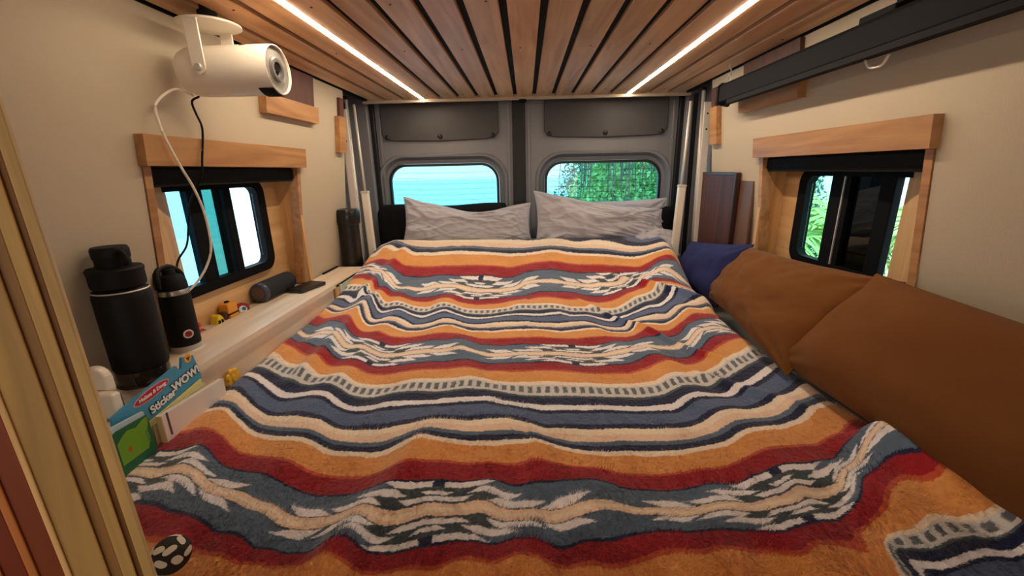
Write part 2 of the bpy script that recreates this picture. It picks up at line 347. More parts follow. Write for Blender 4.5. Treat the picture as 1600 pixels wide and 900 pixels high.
# ================================================================ BLANKET
CTRL = [
 (-0.709,1.887,0.008,-0.114), (-0.659,1.861,0.003,-0.114), (-0.59,1.822,-0.007,-0.114), (-0.526,1.801,-0.011,-0.114), (-0.408,1.79,-0.003,-0.114), (-0.291,1.78,0,-0.114), (-0.177,1.777,0.003,-0.114), (-0.044,1.773,0.001,-0.114),
 (0.026,1.793,0.013,-0.114), (0.19,1.794,0.004,-0.114), (0.332,1.801,-0.004,-0.114), (0.446,1.809,-0.01,-0.114), (0.527,1.818,-0.013,-0.114), (0.581,1.854,0.002,-0.114), (0.633,1.878,0.01,-0.114), (0.679,1.875,0.002,-0.114),
 (-0.737,1.988,-0.015,-0.293), (-0.719,2.04,0.012,-0.293), (-0.651,2.005,0.001,-0.293), (-0.57,1.983,-0.005,-0.293), (-0.317,1.97,0.001,-0.293), (-0.192,1.962,-0,-0.293), (0.005,1.952,-0.001,-0.293), (0.115,1.963,0.007,-0.293),
 (0.235,1.947,-0.001,-0.293), (0.531,1.927,-0.008,-0.293), (0.555,1.932,-0.005,-0.293), (0.643,1.953,0.011,-0.293), (0.69,1.949,0.01,-0.293), (0.713,1.913,-0.012,-0.293), (-0.758,2.195,-0.021,-0.444), (-0.743,2.31,0.004,-0.444),
 (-0.649,2.285,0.003,-0.444), (-0.349,2.197,0,-0.444), (-0.21,2.174,-0,-0.444), (-0.074,2.155,-0.001,-0.444), (0.032,2.139,-0.001,-0.444), (0.253,2.11,0.001,-0.444), (0.5,2.058,-0.003,-0.444), (0.59,2.043,-0.002,-0.444),
 (0.634,2.048,0.005,-0.444), (0.685,2.053,0.012,-0.444), (0.725,2.021,0.001,-0.444), (0.74,1.987,-0.019,-0.444), (-0.665,1.786,0.014,0), (-0.598,1.729,-0.002,0), (-0.556,1.697,-0.01,0), (-0.497,1.685,-0.008,0),
 (-0.387,1.685,0.002,0), (-0.276,1.674,0.002,0), (-0.04,1.67,-0.004,0), (-0.008,1.694,0.007,0), (0.046,1.703,0.009,0), (0.101,1.71,0.008,0), (0.181,1.701,-0.003,0), (0.317,1.71,-0.011,0),
 (0.428,1.727,-0.013,0), (0.519,1.768,0.003,0), (0.579,1.791,0.012,0), (0.608,1.793,0.011,0), (0.655,1.762,-0.012,0), (-0.698,1.773,0.013,0.094), (-0.652,1.725,0.007,0.094), (-0.619,1.66,-0.013,0.094),
 (-0.595,1.666,-0.004,0.094), (-0.539,1.641,-0.002,0.094), (-0.477,1.606,-0.006,0.094), (-0.368,1.587,0.002,0.094), (-0.262,1.572,0.002,0.094), (-0.084,1.57,0.001,0.094), (-0.008,1.581,0.003,0.094), (0.043,1.601,0.01,0.094),
 (0.095,1.608,0.009,0.094), (0.198,1.61,-0.001,0.094), (0.269,1.604,-0.013,0.094), (0.354,1.624,-0.012,0.094), (0.412,1.655,-0.002,0.094), (0.492,1.685,0.005,0.094), (0.583,1.71,0.011,0.094), (0.652,1.69,-0.004,0.094),
 (-0.686,1.673,0.013,0.264), (-0.637,1.611,-0.004,0.264), (-0.564,1.564,-0.012,0.264), (-0.517,1.565,-0.002,0.264), (-0.458,1.534,-0.007,0.264), (-0.378,1.511,-0.006,0.264), (-0.34,1.525,0.007,0.264), (-0.251,1.493,0,0.264),
 (-0.08,1.48,0.004,0.264), (-0.032,1.494,0.013,0.264), (0.088,1.496,0.011,0.264), (0.16,1.489,0.001,0.264), (0.315,1.5,-0.013,0.264), (0.331,1.505,-0.013,0.264), (0.417,1.568,-0.001,0.264), (0.534,1.652,0.009,0.264),
 (0.593,1.672,0.002,0.264), (-0.741,1.615,-0.002,0.429), (-0.682,1.576,-0.006,0.429), (-0.663,1.617,0.016,0.429), (-0.629,1.578,0.006,0.429), (-0.565,1.5,-0.015,0.429), (-0.483,1.497,-0.002,0.429), (-0.414,1.455,-0.01,0.429),
 (-0.303,1.458,0.007,0.429), (-0.241,1.427,0,0.429), (-0.1,1.408,0.002,0.429), (0.038,1.41,0.007,0.429), (0.121,1.42,0.01,0.429), (0.161,1.409,0.002,0.429), (0.221,1.417,0,0.429), (0.337,1.424,-0.011,0.429),
 (0.362,1.434,-0.011,0.429), (0.446,1.491,-0.001,0.429), (0.531,1.54,0.001,0.429), (0.624,1.613,0.006,0.429), (-0.778,1.538,-0.005,0.556), (-0.698,1.5,-0.003,0.556), (-0.643,1.519,0.018,0.556), (-0.606,1.484,0.008,0.556),
 (-0.566,1.419,-0.013,0.556), (-0.493,1.417,-0.001,0.556), (-0.401,1.364,-0.012,0.556), (-0.323,1.368,0,0.556), (-0.23,1.352,0.002,0.556), (-0.184,1.342,0.001,0.556), (-0.096,1.34,0.006,0.556), (0.036,1.336,0.006,0.556),
 (0.101,1.335,0.004,0.556), (0.189,1.347,0.005,0.556), (0.253,1.336,-0.007,0.556), (0.338,1.345,-0.012,0.556), (0.38,1.379,-0.001,0.556), (0.465,1.414,0.002,0.556), (0.492,1.414,-0.003,0.556), (0.584,1.486,0.01,0.556),
 (0.657,1.515,0.006,0.556), (0.696,1.503,-0.008,0.556), (-0.777,1.487,0,0.707), (-0.7,1.446,-0.001,0.707), (-0.631,1.447,0.013,0.707), (-0.58,1.368,-0.012,0.707), (-0.507,1.358,-0.004,0.707), (-0.404,1.31,-0.011,0.707),
 (-0.311,1.31,0.003,0.707), (-0.258,1.31,0.009,0.707), (-0.186,1.28,-0,0.707), (-0.134,1.275,0.002,0.707), (0.034,1.276,0.007,0.707), (0.159,1.275,0.002,0.707), (0.241,1.29,0.003,0.707), (0.285,1.281,-0.007,0.707),
 (0.337,1.288,-0.01,0.707), (0.369,1.32,0.002,0.707), (0.469,1.337,-0.007,0.707), (0.579,1.433,0.012,0.707), (0.638,1.442,0.003,0.707), (0.679,1.466,0.002,0.707), (0.69,1.445,-0.009,0.707), (-0.787,1.377,-0.002,0.886),
 (-0.725,1.345,-0.003,0.886), (-0.705,1.363,0.008,0.886), (-0.657,1.349,0.011,0.886), (-0.603,1.291,-0.004,0.886), (-0.593,1.282,-0.006,0.886), (-0.499,1.248,-0.007,0.886), (-0.433,1.219,-0.013,0.886), (-0.354,1.218,-0.002,0.886),
 (-0.25,1.214,0.008,0.886), (-0.22,1.217,0.012,0.886), (-0.147,1.192,0.002,0.886), (0.027,1.187,0.003,0.886), (0.229,1.197,-0.005,0.886), (0.282,1.214,-0.001,0.886), (0.374,1.241,-0.001,0.886), (0.45,1.253,-0.008,0.886),
 (0.526,1.31,0.005,0.886), (0.643,1.368,0.006,0.886), (0.682,1.367,-0.004,0.886), (-0.788,1.303,0.003,1), (-0.728,1.259,-0.005,1), (-0.689,1.272,0.008,1), (-0.621,1.238,0.004,1), (-0.575,1.199,-0.007,1),
 (-0.521,1.193,-0.002,1), (-0.459,1.157,-0.013,1), (-0.386,1.147,-0.008,1), (-0.337,1.147,-0.002,1), (-0.239,1.147,0.007,1), (-0.2,1.151,0.013,1), (-0.141,1.132,0.004,1), (-0.022,1.127,0.004,1),
 (0.096,1.13,0.002,1), (0.238,1.138,-0.005,1), (0.313,1.158,-0.002,1), (0.355,1.175,0.002,1), (0.388,1.173,-0.004,1), (0.439,1.18,-0.009,1), (0.487,1.195,-0.009,1), (0.532,1.24,0.006,1),
 (0.585,1.274,0.011,1), (0.641,1.283,0.003,1), (0.675,1.279,-0.006,1), (-0.792,1.252,0.007,1.094), (-0.722,1.209,0.003,1.094), (-0.654,1.174,0.001,1.094), (-0.586,1.132,-0.009,1.094), (-0.541,1.117,-0.009,1.094),
 (-0.511,1.117,-0.003,1.094), (-0.453,1.086,-0.011,1.094), (-0.374,1.076,-0.006,1.094), (-0.319,1.08,0.002,1.094), (-0.226,1.074,0.008,1.094), (-0.176,1.079,0.014,1.094), (-0.124,1.064,0.007,1.094), (0.024,1.066,0.008,1.094),
 (0.157,1.063,-0.002,1.094), (0.271,1.076,-0.007,1.094), (0.31,1.09,-0.004,1.094), (0.378,1.123,0.004,1.094), (0.418,1.118,-0.007,1.094), (0.467,1.127,-0.012,1.094), (0.51,1.155,-0.004,1.094), (0.555,1.201,0.009,1.094),
 (0.658,1.245,0.005,1.094), (0.678,1.243,0,1.094), (-0.796,1.121,-0.004,1.264), (-0.785,1.139,0.007,1.264), (-0.747,1.126,0.008,1.264), (-0.697,1.085,-0.001,1.264), (-0.639,1.064,-0.001,1.264), (-0.565,1.025,-0.009,1.264),
 (-0.515,1.027,0,1.264), (-0.463,0.993,-0.01,1.264), (-0.414,0.978,-0.012,1.264), (-0.357,0.975,-0.006,1.264), (-0.303,0.982,0.004,1.264), (-0.208,0.974,0.009,1.264), (-0.141,0.975,0.014,1.264), (-0.098,0.964,0.009,1.264),
 (0.001,0.959,0.006,1.264), (0.123,0.962,0.002,1.264), (0.29,0.976,-0.008,1.264), (0.334,0.987,-0.008,1.264), (0.385,1.021,0.002,1.264), (0.437,1.021,-0.008,1.264), (0.477,1.037,-0.007,1.264), (0.549,1.086,0.002,1.264),
 (0.619,1.132,0.007,1.264), (0.681,1.165,0.005,1.264), (0.698,1.159,-0.002,1.264), (-0.777,1.014,0.008,1.429), (-0.72,0.995,0.006,1.429), (-0.675,0.968,-0.001,1.429), (-0.637,0.945,-0.009,1.429), (-0.572,0.934,-0.005,1.429),
 (-0.5,0.924,-0.001,1.429), (-0.447,0.891,-0.015,1.429), (-0.388,0.881,-0.013,1.429), (-0.329,0.885,-0.003,1.429), (-0.269,0.881,0.002,1.429), (-0.191,0.879,0.007,1.429), (-0.141,0.879,0.011,1.429), (-0.095,0.88,0.015,1.429),
 (-0.064,0.869,0.009,1.429), (-0.019,0.862,0.005,1.429), (0.074,0.86,0.003,1.429), (0.186,0.864,-0.001,1.429), (0.32,0.877,-0.009,1.429), (0.339,0.879,-0.011,1.429), (0.368,0.9,-0.002,1.429), (0.408,0.917,0.001,1.429),
 (0.469,0.922,-0.009,1.429), (0.532,0.96,-0.002,1.429), (0.611,1.014,0.005,1.429), (0.696,1.068,0.005,1.429), (0.713,1.067,0.001,1.429), (-0.772,0.918,0.003,1.556), (-0.743,0.919,0.009,1.556), (-0.701,0.893,0.004,1.556),
 (-0.66,0.863,-0.004,1.556), (-0.606,0.836,-0.011,1.556), (-0.513,0.821,-0.004,1.556), (-0.471,0.811,-0.004,1.556), (-0.425,0.788,-0.013,1.556), (-0.368,0.78,-0.011,1.556), (-0.32,0.777,-0.007,1.556), (-0.244,0.784,0.006,1.556),
 (-0.174,0.785,0.013,1.556), (-0.131,0.781,0.011,1.556), (-0.052,0.785,0.016,1.556), (-0.018,0.78,0.013,1.556), (0.027,0.77,0.004,1.556), (0.118,0.77,-0.002,1.556), (0.273,0.782,-0.01,1.556), (0.308,0.787,-0.011,1.556),
 (0.362,0.796,-0.014,1.556), (0.42,0.83,0,1.556), (0.453,0.842,0.002,1.556), (0.517,0.854,-0.004,1.556), (0.573,0.877,-0.002,1.556), (0.639,0.916,0.005,1.556), (0.687,0.947,0.009,1.556), (0.722,0.95,0.003,1.556),
 (0.733,0.936,-0.007,1.556), (-0.746,0.823,0.004,1.707), (-0.698,0.823,0.013,1.707), (-0.641,0.785,0.001,1.707), (-0.616,0.767,-0.006,1.707), (-0.574,0.75,-0.01,1.707), (-0.485,0.735,-0.005,1.707), (-0.442,0.722,-0.009,1.707),
 (-0.405,0.706,-0.017,1.707), (-0.353,0.699,-0.015,1.707), (-0.286,0.695,-0.01,1.707), (-0.256,0.703,0.002,1.707), (-0.255,0.699,-0.002,1.707), (-0.218,0.709,0.011,1.707), (-0.208,0.709,0.011,1.707), (-0.179,0.708,0.012,1.707),
 (-0.127,0.702,0.011,1.707), (-0.057,0.698,0.011,1.707), (0.015,0.703,0.015,1.707), (0.046,0.696,0.008,1.707), (0.092,0.69,0.001,1.707), (0.122,0.689,-0.003,1.707), (0.216,0.694,-0.007,1.707), (0.312,0.705,-0.012,1.707),
 (0.372,0.716,-0.013,1.707), (0.409,0.73,-0.008,1.707), (0.44,0.749,0,1.707), (0.504,0.767,-0.001,1.707), (0.57,0.789,-0.001,1.707), (0.632,0.826,0.006,1.707), (0.684,0.851,0.006,1.707), (0.714,0.852,-0.001,1.707),
 (-0.793,0.709,-0.004,1.886), (-0.766,0.701,-0.004,1.886), (-0.709,0.695,0.003,1.886), (-0.659,0.698,0.014,1.886), (-0.63,0.685,0.011,1.886), (-0.592,0.66,-0.001,1.886), (-0.538,0.645,-0.004,1.886), (-0.493,0.637,-0.003,1.886),
 (-0.438,0.618,-0.012,1.886), (-0.404,0.607,-0.017,1.886), (-0.372,0.601,-0.019,1.886), (-0.312,0.598,-0.014,1.886), (-0.239,0.605,0.001,1.886), (-0.199,0.608,0.007,1.886), (-0.156,0.609,0.011,1.886), (-0.113,0.605,0.009,1.886),
 (-0.057,0.608,0.013,1.886), (-0.029,0.601,0.005,1.886), (-0.002,0.599,0.003,1.886), (0.054,0.608,0.01,1.886), (0.11,0.612,0.01,1.886), (0.138,0.61,0.005,1.886), (0.159,0.605,-0.002,1.886), (0.192,0.605,-0.005,1.886),
 (0.277,0.612,-0.01,1.886), (0.366,0.625,-0.014,1.886), (0.402,0.643,-0.004,1.886), (0.497,0.671,-0.001,1.886), (0.539,0.681,-0.003,1.886), (0.573,0.687,-0.007,1.886), (0.642,0.723,0.001,1.886), (0.702,0.755,0.006,1.886),
 (0.727,0.761,0.003,1.886), (-0.761,0.642,-0.006,2), (-0.723,0.637,-0.001,2), (-0.684,0.628,0.001,2), (-0.644,0.631,0.011,2), (-0.608,0.62,0.01,2), (-0.578,0.602,0.002,2), (-0.499,0.578,-0.003,2),
 (-0.432,0.558,-0.01,2), (-0.363,0.539,-0.02,2), (-0.328,0.539,-0.013,2), (-0.278,0.544,-0.001,2), (-0.25,0.536,-0.008,2), (-0.203,0.538,-0.001,2), (-0.164,0.544,0.009,2), (-0.109,0.541,0.008,2),
 (-0.079,0.546,0.015,2), (-0.053,0.538,0.007,2), (-0.015,0.532,-0.002,2), (0.049,0.537,0.002,2), (0.119,0.553,0.013,2), (0.139,0.552,0.01,2), (0.177,0.549,0.001,2), (0.255,0.554,-0.006,2),
 (0.311,0.565,-0.006,2), (0.381,0.576,-0.01,2), (0.435,0.588,-0.012,2), (0.47,0.608,-0.003,2), (0.542,0.62,-0.012,2), (0.598,0.661,0.003,2), (0.64,0.696,0.014,2), (0.681,0.709,0.011,2),
 (0.72,0.707,-0.001,2), (0.748,0.702,-0.012,2), (-0.647,0.555,0.006,2.094), (-0.593,0.54,0.006,2.094), (-0.49,0.508,-0.003,2.094), (-0.415,0.488,-0.012,2.094), (-0.361,0.479,-0.014,2.094), (-0.328,0.477,-0.011,2.094),
 (-0.289,0.487,0.006,2.094), (-0.242,0.475,-0.005,2.094), (-0.189,0.475,-0.001,2.094), (-0.166,0.478,0.005,2.094), (-0.096,0.483,0.012,2.094), (-0.056,0.479,0.006,2.094), (-0.014,0.483,0.009,2.094), (0.044,0.481,0.001,2.094),
 (0.115,0.492,0.005,2.094), (0.189,0.506,0.01,2.094), (0.238,0.51,0.004,2.094), (0.313,0.516,-0.007,2.094), (0.393,0.529,-0.013,2.094), (0.438,0.543,-0.011,2.094), (0.487,0.553,-0.015,2.094), (0.537,0.58,-0.006,2.094),
 (0.572,0.617,0.013,2.094), (0.621,0.642,0.017,2.094), (0.672,0.633,-0.004,2.094), (0.735,0.66,-0.004,2.094), (-0.57,0.487,0.006,2.167), (-0.536,0.482,0.004,2.167), (-0.503,0.476,0.001,2.167), (-0.449,0.468,-0.003,2.167),
 (-0.397,0.46,-0.008,2.167), (-0.347,0.456,-0.008,2.167), (-0.322,0.453,-0.01,2.167), (-0.305,0.459,0,2.167), (-0.282,0.458,0.002,2.167), (-0.257,0.452,-0.005,2.167), (-0.171,0.451,-0.002,2.167), (-0.126,0.45,-0.003,2.167),
 (-0.108,0.457,0.009,2.167), (-0.079,0.457,0.009,2.167), (-0.047,0.452,0.001,2.167), (-0.014,0.459,0.01,2.167), (0.02,0.458,0.007,2.167), (0.087,0.459,0.003,2.167), (0.113,0.456,-0.004,2.167), (0.155,0.464,0.002,2.167),
 (0.202,0.475,0.008,2.167), (0.273,0.482,0.003,2.167), (0.345,0.486,-0.008,2.167), (0.408,0.496,-0.013,2.167), (0.422,0.505,-0.007,2.167), (0.464,0.51,-0.013,2.167), (0.502,0.529,-0.006,2.167), (0.554,0.554,0.001,2.167),
 (0.596,0.591,0.016,2.167), (0.634,0.609,0.017,2.167), (0.685,0.603,-0.003,2.167), (0.769,0.633,-0.01,2.167), (0.524,0.506,0.013,2.264), (0.515,0.489,0.002,2.264), (0.512,0.469,-0.015,2.264), (0.57,0.518,0.007,2.264),
 (0.643,0.538,0.005,2.264), (0.695,0.529,-0.015,2.264), (0.743,0.548,-0.004,2.264), (0.78,0.563,0.006,2.264), (0.524,0.488,-0,2.381), (0.594,0.492,-0,2.381), (0.647,0.503,0.006,2.381), (0.693,0.495,-0.008,2.381),
 (0.721,0.51,0.002,2.381),
]

FR = dict(tan=.017)
def tps_fit(P, v, lam):
    n = len(P); d = np.linalg.norm(P[:,None]-P[None], axis=2); K = np.where(d > 0, d*d*np.log(d+1e-12), 0) + lam*np.eye(n)
    A = np.zeros((n+3, n+3)); A[:n,:n] = K; A[:n,n] = 1; A[:n,n+1:] = P; A[n,:n] = 1; A[n+1:,:n] = P.T
    return np.linalg.solve(A, np.concatenate([v, np.zeros(3)]))
def tps_eval(P, w, Q):
    out = np.empty(len(Q)); n = len(P)
    for i in range(0, len(Q), 4000):
        q = Q[i:i+4000]; d = np.linalg.norm(q[:,None]-P[None], axis=2); K = np.where(d > 0, d*d*np.log(d+1e-12), 0)
        out[i:i+4000] = K@w[:n] + w[n] + q@w[n+1:]
    return out
def base_h(y): return np.interp(y, [.2,1.1,1.5,1.72,2.0,2.16,2.35], [.915,.925,.955,.99,1.075,1.105,1.09])
def xl(y): return np.interp(y, [.28,.6,.95,1.12,2.0,2.2], [-.782,-.780,-.778,-.784,-.784,-.775])
def xr(y): return np.interp(y, [.28,.45,.57,.71,.85,1.15,1.4,1.95,2.2], [.86,.82,.79,.758,.735,.712,.702,.728,.722])
C = np.array(CTRL, float).reshape(-1, 4)
ext = []
for x in np.linspace(-.8, .4, 9):
    for y in (.40, .34, .28): ext.append((x, y, 0, 2.167+(.462-y)/.6))
for x in np.linspace(-.75, .75, 9):
    for y in (2.24, 2.32): ext.append((x, y, 0, -.446-(y-2.145)/6))
Cx = np.array([e for e in ext])
PT = np.vstack([C[:,:2], Cx[:,:2]]); TT = np.concatenate([C[:,3], Cx[:,3]]); HH = np.concatenate([C[:,2], Cx[:,2]])
S = np.array([1.6, 1.0])     # relax across the cloth less than along it
wT = tps_fit(PT*S, TT, 2e-5); wH = tps_fit(PT*S, HH, 2e-3)
gx = np.linspace(-.86, .92, 150); gy = np.concatenate([np.linspace(.26, 1.2, 110), np.linspace(1.21, 2.34, 90)])
GX, GY = np.meshgrid(gx, gy); Q = np.stack([GX.ravel(), GY.ravel()], 1)*S
GT = tps_eval(PT*S, wT, Q).reshape(GX.shape); GH = np.clip(tps_eval(PT*S, wH, Q), -.04, .055).reshape(GX.shape)
def lookup(G, x, y):
    i = np.clip(np.searchsorted(gx, x)-1, 0, len(gx)-2); j = np.clip(np.searchsorted(gy, y)-1, 0, len(gy)-2)
    a = (x-gx[i])/(gx[i+1]-gx[i]); b = (y-gy[j])/(gy[j+1]-gy[j])
    return (1-a)*(1-b)*G[j,i]+a*(1-b)*G[j,i+1]+(1-a)*b*G[j+1,i]+a*b*G[j+1,i+1]
def ridge(x, y, p, q, w, h, taper=.08):
    """long soft fold from p to q"""
    p = np.array(p); q = np.array(q); d = q-p; L = np.hypot(*d); d = d/L; n = np.array([-d[1], d[0]])
    t = (x-p[0])*d[0]+(y-p[1])*d[1]; s = (x-p[0])*n[0]+(y-p[1])*n[1]
    e = np.clip(np.minimum(t+taper, L+taper-t)/taper, 0, 1); e = e*e*(3-2*e)
    return h*e*np.exp(-(s/w)**2)
RIDGES = [((.665,.70),(.72,.44),.030,.055,.06), ((.50,.60),(.57,.42),.028,-.012,.06), ((-.62,1.05),(-.60,1.75),.03,.020,.12), ((-.30,.40),(-.22,.70),.035,.012,.1),
          ((.24,1.50),(.52,1.12),.012,.012,.1), ((.40,1.75),(.66,1.52),.018,.022,.08), ((-.66,1.62),(-.60,2.02),.03,.02,.08), ((.42,1.05),(.60,.86),.02,.012,.08),
          ((-.02,.45),(.02,.66),.03,.010,.1),((.30,.48),(.36,.75),.035,.008,.1)]
def cloth_h(x, y):
    h = base_h(y) + lookup(GH, x, y)
    for r in RIDGES: h = h + ridge(x, y, *r)
    l_, r_ = xl(y), xr(y)
    for e, rad, dr in ((x-l_, .018, .014), (r_-x, .055, .06)):
        k = np.clip(1-e/rad, 0, 1); h = h - dr*(1-np.sqrt(np.clip(1-k*k, 0, 1)))
    return h
# colours (linear albedo)
def c3(r, g, b): return np.array(rgb(r, g, b)[:3])
K = dict(slate=c3(92,110,132), blue=c3(88,104,138), navy=c3(22,30,66), white=c3(242,236,238), cream=c3(244,226,204), tan=c3(238,208,184),
         orange=c3(224,156,86), blend=c3(196,84,52), red=c3(156,22,34), dotbg=c3(214,210,208), dot=c3(104,108,112), dark=c3(74,86,92))
STR = [(.0,'slate'),(.0885,'navy'),(.0995,'red'),(.160,'blend'),(.175,'orange'),(.264,'cream'),(.290,'dotbg'),(.370,'dark'),(.384,'navy'),(.4295,'white'),(.457,'navy'),
       (.474,'blue'),(.531,'navy'),(.5564,'cream'),(.588,'tan'),(.625,'slate'),(.648,'navy'),(.680,'cream'),(.7072,'orange'),(.800,'blend'),(.8125,'red'),(.8855,'navy'),(.894,'slate')]
EDG = np.array([s[0] for s in STR]); KC = np.array([K[s[1]] for s in STR])
MOT = [(-.135,.30,.335), ]
def pattern(u, t):
    """u metres across, t pattern coordinate"""
    f = t-np.floor(t); col = KC[np.searchsorted(EDG, f, side='right')-1].copy()
    row = np.rint(t).astype(int); d = t-row
    v = np.where(d >= 0, d/.0885, -d/.106); ik = np.abs(v) < 1
    uc = np.select([row == 0, row == 1, row == 2], [-.20, .135, -.155], .1); a = np.abs((u-uc+.30) % .60-.30)
    W = np.zeros(len(u), bool); D = np.zeros(len(u), bool)
    def par(a0, a1, v0, v1, sh=.10, inner=True):
        vm = (v0+v1)/2; s = sh*(v-vm)*(1.0)
        return (v > v0) & (v < v1) & (a < a1+s) & (a > (a0+s if inner else a0))
    W |= par(.011,.085,.76,1.01,.10,False); W |= par(.062,.132,.50,.74); W |= par(.098,.172,.24,.48); W |= par(.186,.245,.22,.50)
    W |= par(-1,.056,.26,.42,.10,False); W |= par(-1,.022,.47,.60,.10,False)
    D |= ik & (a < .011) & (v > .76)
    dk = ik & (a < .12) & (v > .18) & (v < .76); col[dk] = K['dark']*.9
    col[ik & (v > .19) & (v < .25) & (a < .26)] = K['dark']*.8
    col[W & ik] = K['white']; col[D] = K['navy']
    col[ik & (v < .19)] = K['tan']; col[ik & (v < .07)] = K['cream']
    z = (f > .302) & (f < .350); dm = ((u/.0215) % 1.0) < .52; col[z & dm] = K['dot']
    return col
rng = np.random.default_rng(3)
NX, NY = 640, 920
tt = np.linspace(0, 1, NY); YR = .30*(2.215/.30)**tt       # rows denser near the foot end
sx = np.linspace(0, 1, NX)
Yg = np.repeat(YR[:,None], NX, 1); Xg = xl(Yg)+(xr(Yg)-xl(Yg))*sx[None,:]
Yg = Yg + .012*np.sin(Xg*9+1)*np.clip((Yg-1.9)/.27, 0, 1)
Zg = cloth_h(Xg, Yg)
# head-end hem rolls down
k = np.clip((Yg-2.17)/.045, 0, 1); Zg = Zg-.05*(1-np.sqrt(np.clip(1-k*k,0,1)))
Tg = lookup(GT, Xg, Yg)
def vnoise(x, y, s, seed):
    r = np.random.default_rng(seed).random((97, 97)); fx = (x*s) % 96; fy = (y*s) % 96; i = fx.astype(int); j = fy.astype(int); a = fx-i; b = fy-j
    a = a*a*(3-2*a); b = b*b*(3-2*b)
    return (1-a)*(1-b)*r[j,i]+a*(1-b)*r[j,i+1]+(1-a)*b*r[j+1,i]+a*b*r[j+1,i+1]-.5
jit = vnoise(Xg, Yg, 230, 1)*.0025 + vnoise(Xg, Yg, 90, 2)*.0015 + rng.normal(0, .0008, Xg.shape)
ujit = vnoise(Xg, Yg, 120, 4)*.0025
colr = pattern((Xg+ujit).ravel(), (Tg+jit).ravel())
colr *= (1+.10*vnoise(Xg, Yg, 160, 5)+.10*vnoise(Xg, Yg, 18, 6)).ravel()[:,None]
Zp = Zg + vnoise(Xg, Yg, 210, 7)*.0014 + vnoise(Xg, Yg, 26, 8)*.004
top = np.stack([Xg, Yg, Zp], 2).reshape(-1, 3)
def grid_faces(nx, ny):
    i = np.arange(nx-1); j = np.arange(ny-1); J, I = np.meshgrid(j, i, indexing='ij'); a = (J*nx+I).ravel()
    return np.stack([a, a+1, a+nx+1, a+nx], 1)
F = grid_faces(NX, NY)
# rim folded under (thickness)
rim = np.concatenate([np.arange(NX), np.arange(1,NY)*NX+NX-1, (NY-1)*NX+np.arange(NX-2,-1,-1), np.arange(NY-2,0,-1)*NX])
low = top[rim].copy(); cxy = np.array([0.0, 1.2]); low[:,2] -= .022; low[:,0] *= .985; n0 = len(top)
R2 = np.stack([rim, np.arange(len(rim))+n0, np.roll(np.arange(len(rim)),-1)+n0, np.roll(rim,-1)], 1)[:, ::-1]
V = np.vstack([top, low]); FA = np.vstack([F, R2]); CA = np.vstack([colr, colr[rim]])
def np_mesh(name, V, F, col=None, m=None, smooth=True):
    me = bpy.data.meshes.new(name); k = F.shape[1]
    me.vertices.add(len(V)); me.vertices.foreach_set('co', V.astype(np.float32).ravel())
    me.loops.add(F.size); me.loops.foreach_set('vertex_index', F.astype(np.int32).ravel())
    me.polygons.add(len(F)); me.polygons.foreach_set('loop_start', np.arange(0, F.size, k, dtype=np.int32)); me.polygons.foreach_set('loop_total', np.full(len(F), k, np.int32))
    me.update(calc_edges=True)
    if smooth: me.polygons.foreach_set('use_smooth', np.ones(len(F), bool))
    if col is not None:
        a = me.color_attributes.new('weave', 'FLOAT_COLOR', 'POINT'); a.data.foreach_set('color', np.hstack([np.clip(col,0,1), np.ones((len(col),1))]).astype(np.float32).ravel())
    if m: me.materials.append(m)
    o = bpy.data.objects.new(name, me); COL.objects.link(o); return o
fm = bpy.data.materials.new('fleece'); fm.use_nodes = True; nt = fm.node_tree; b = nt.nodes['Principled BSDF']; b.inputs['Roughness'].default_value = .95
b.inputs['Sheen Weight'].default_value = .35; b.inputs['Specular IOR Level'].default_value = .15
at = nt.nodes.new('ShaderNodeAttribute'); at.attribute_name = 'weave'; nt.links.new(at.outputs['Color'], b.inputs['Base Color'])
n = nt.nodes.new('ShaderNodeTexNoise'); n.inputs['Scale'].default_value = 420; n.inputs['Detail'].default_value = 3; tc = nt.nodes.new('ShaderNodeTexCoord'); nt.links.new(tc.outputs['Object'], n.inputs['Vector'])
bp = nt.nodes.new('ShaderNodeBump'); bp.inputs['Strength'].default_value = .4; bp.inputs['Distance'].default_value = .0025; nt.links.new(n.outputs['Fac'], bp.inputs['Height']); nt.links.new(bp.outputs['Normal'], b.inputs['Normal'])
blanket = np_mesh('fleece_blanket', V, FA, CA, fm)
tag(blanket, 'fuzzy striped fleece blanket in red, orange, navy and cream spread over the bed', 'blanket')
# pile: short leaning fibres, joined
NF = 230000
q = rng.random(NF*3); yy = 1/(1/.31+(1/1.6-1/.31)*q); xx = xl(yy)+.004+(xr(yy)-xl(yy)-.008)*rng.random(len(yy))
keep = rng.random(len(yy)) < np.clip(1.0/(yy/.45)**1.0, 0, 1)*.75; xx = xx[keep][:NF]; yy = yy[keep][:NF]
zz = cloth_h(xx, yy)+vnoise(xx, yy, 210, 7)*.0014+vnoise(xx, yy, 26, 8)*.004
ft = lookup(GT, xx, yy)+vnoise(xx, yy, 90, 2)*.0015; fc = pattern(xx+vnoise(xx,yy,120,4)*.0025, ft); fc *= (1+.12*rng.standard_normal(len(xx)))[:,None]
ang = vnoise(xx, yy, 14, 11)*5+rng.normal(0,.5,len(xx))-.9; ln = .0065+.004*rng.random(len(xx))
dx = np.cos(ang)*ln*.75; dy = np.sin(ang)*ln*.75; dz = ln*(.35+.3*rng.random(len(xx)))
w = .0005; px, py = -np.sin(ang)*w, np.cos(ang)*w
A = np.stack([xx-px, yy-py, zz-.001], 1); B = np.stack([xx+px, yy+py, zz-.001], 1); T3 = np.stack([xx+dx, yy+dy, zz+dz], 1)
VV = np.stack([A, B, T3], 1).reshape(-1, 3); pile = np_mesh('fleece_pile', VV, np.arange(len(VV)).reshape(-1,3), np.repeat(fc, 3, 0), fm, False)
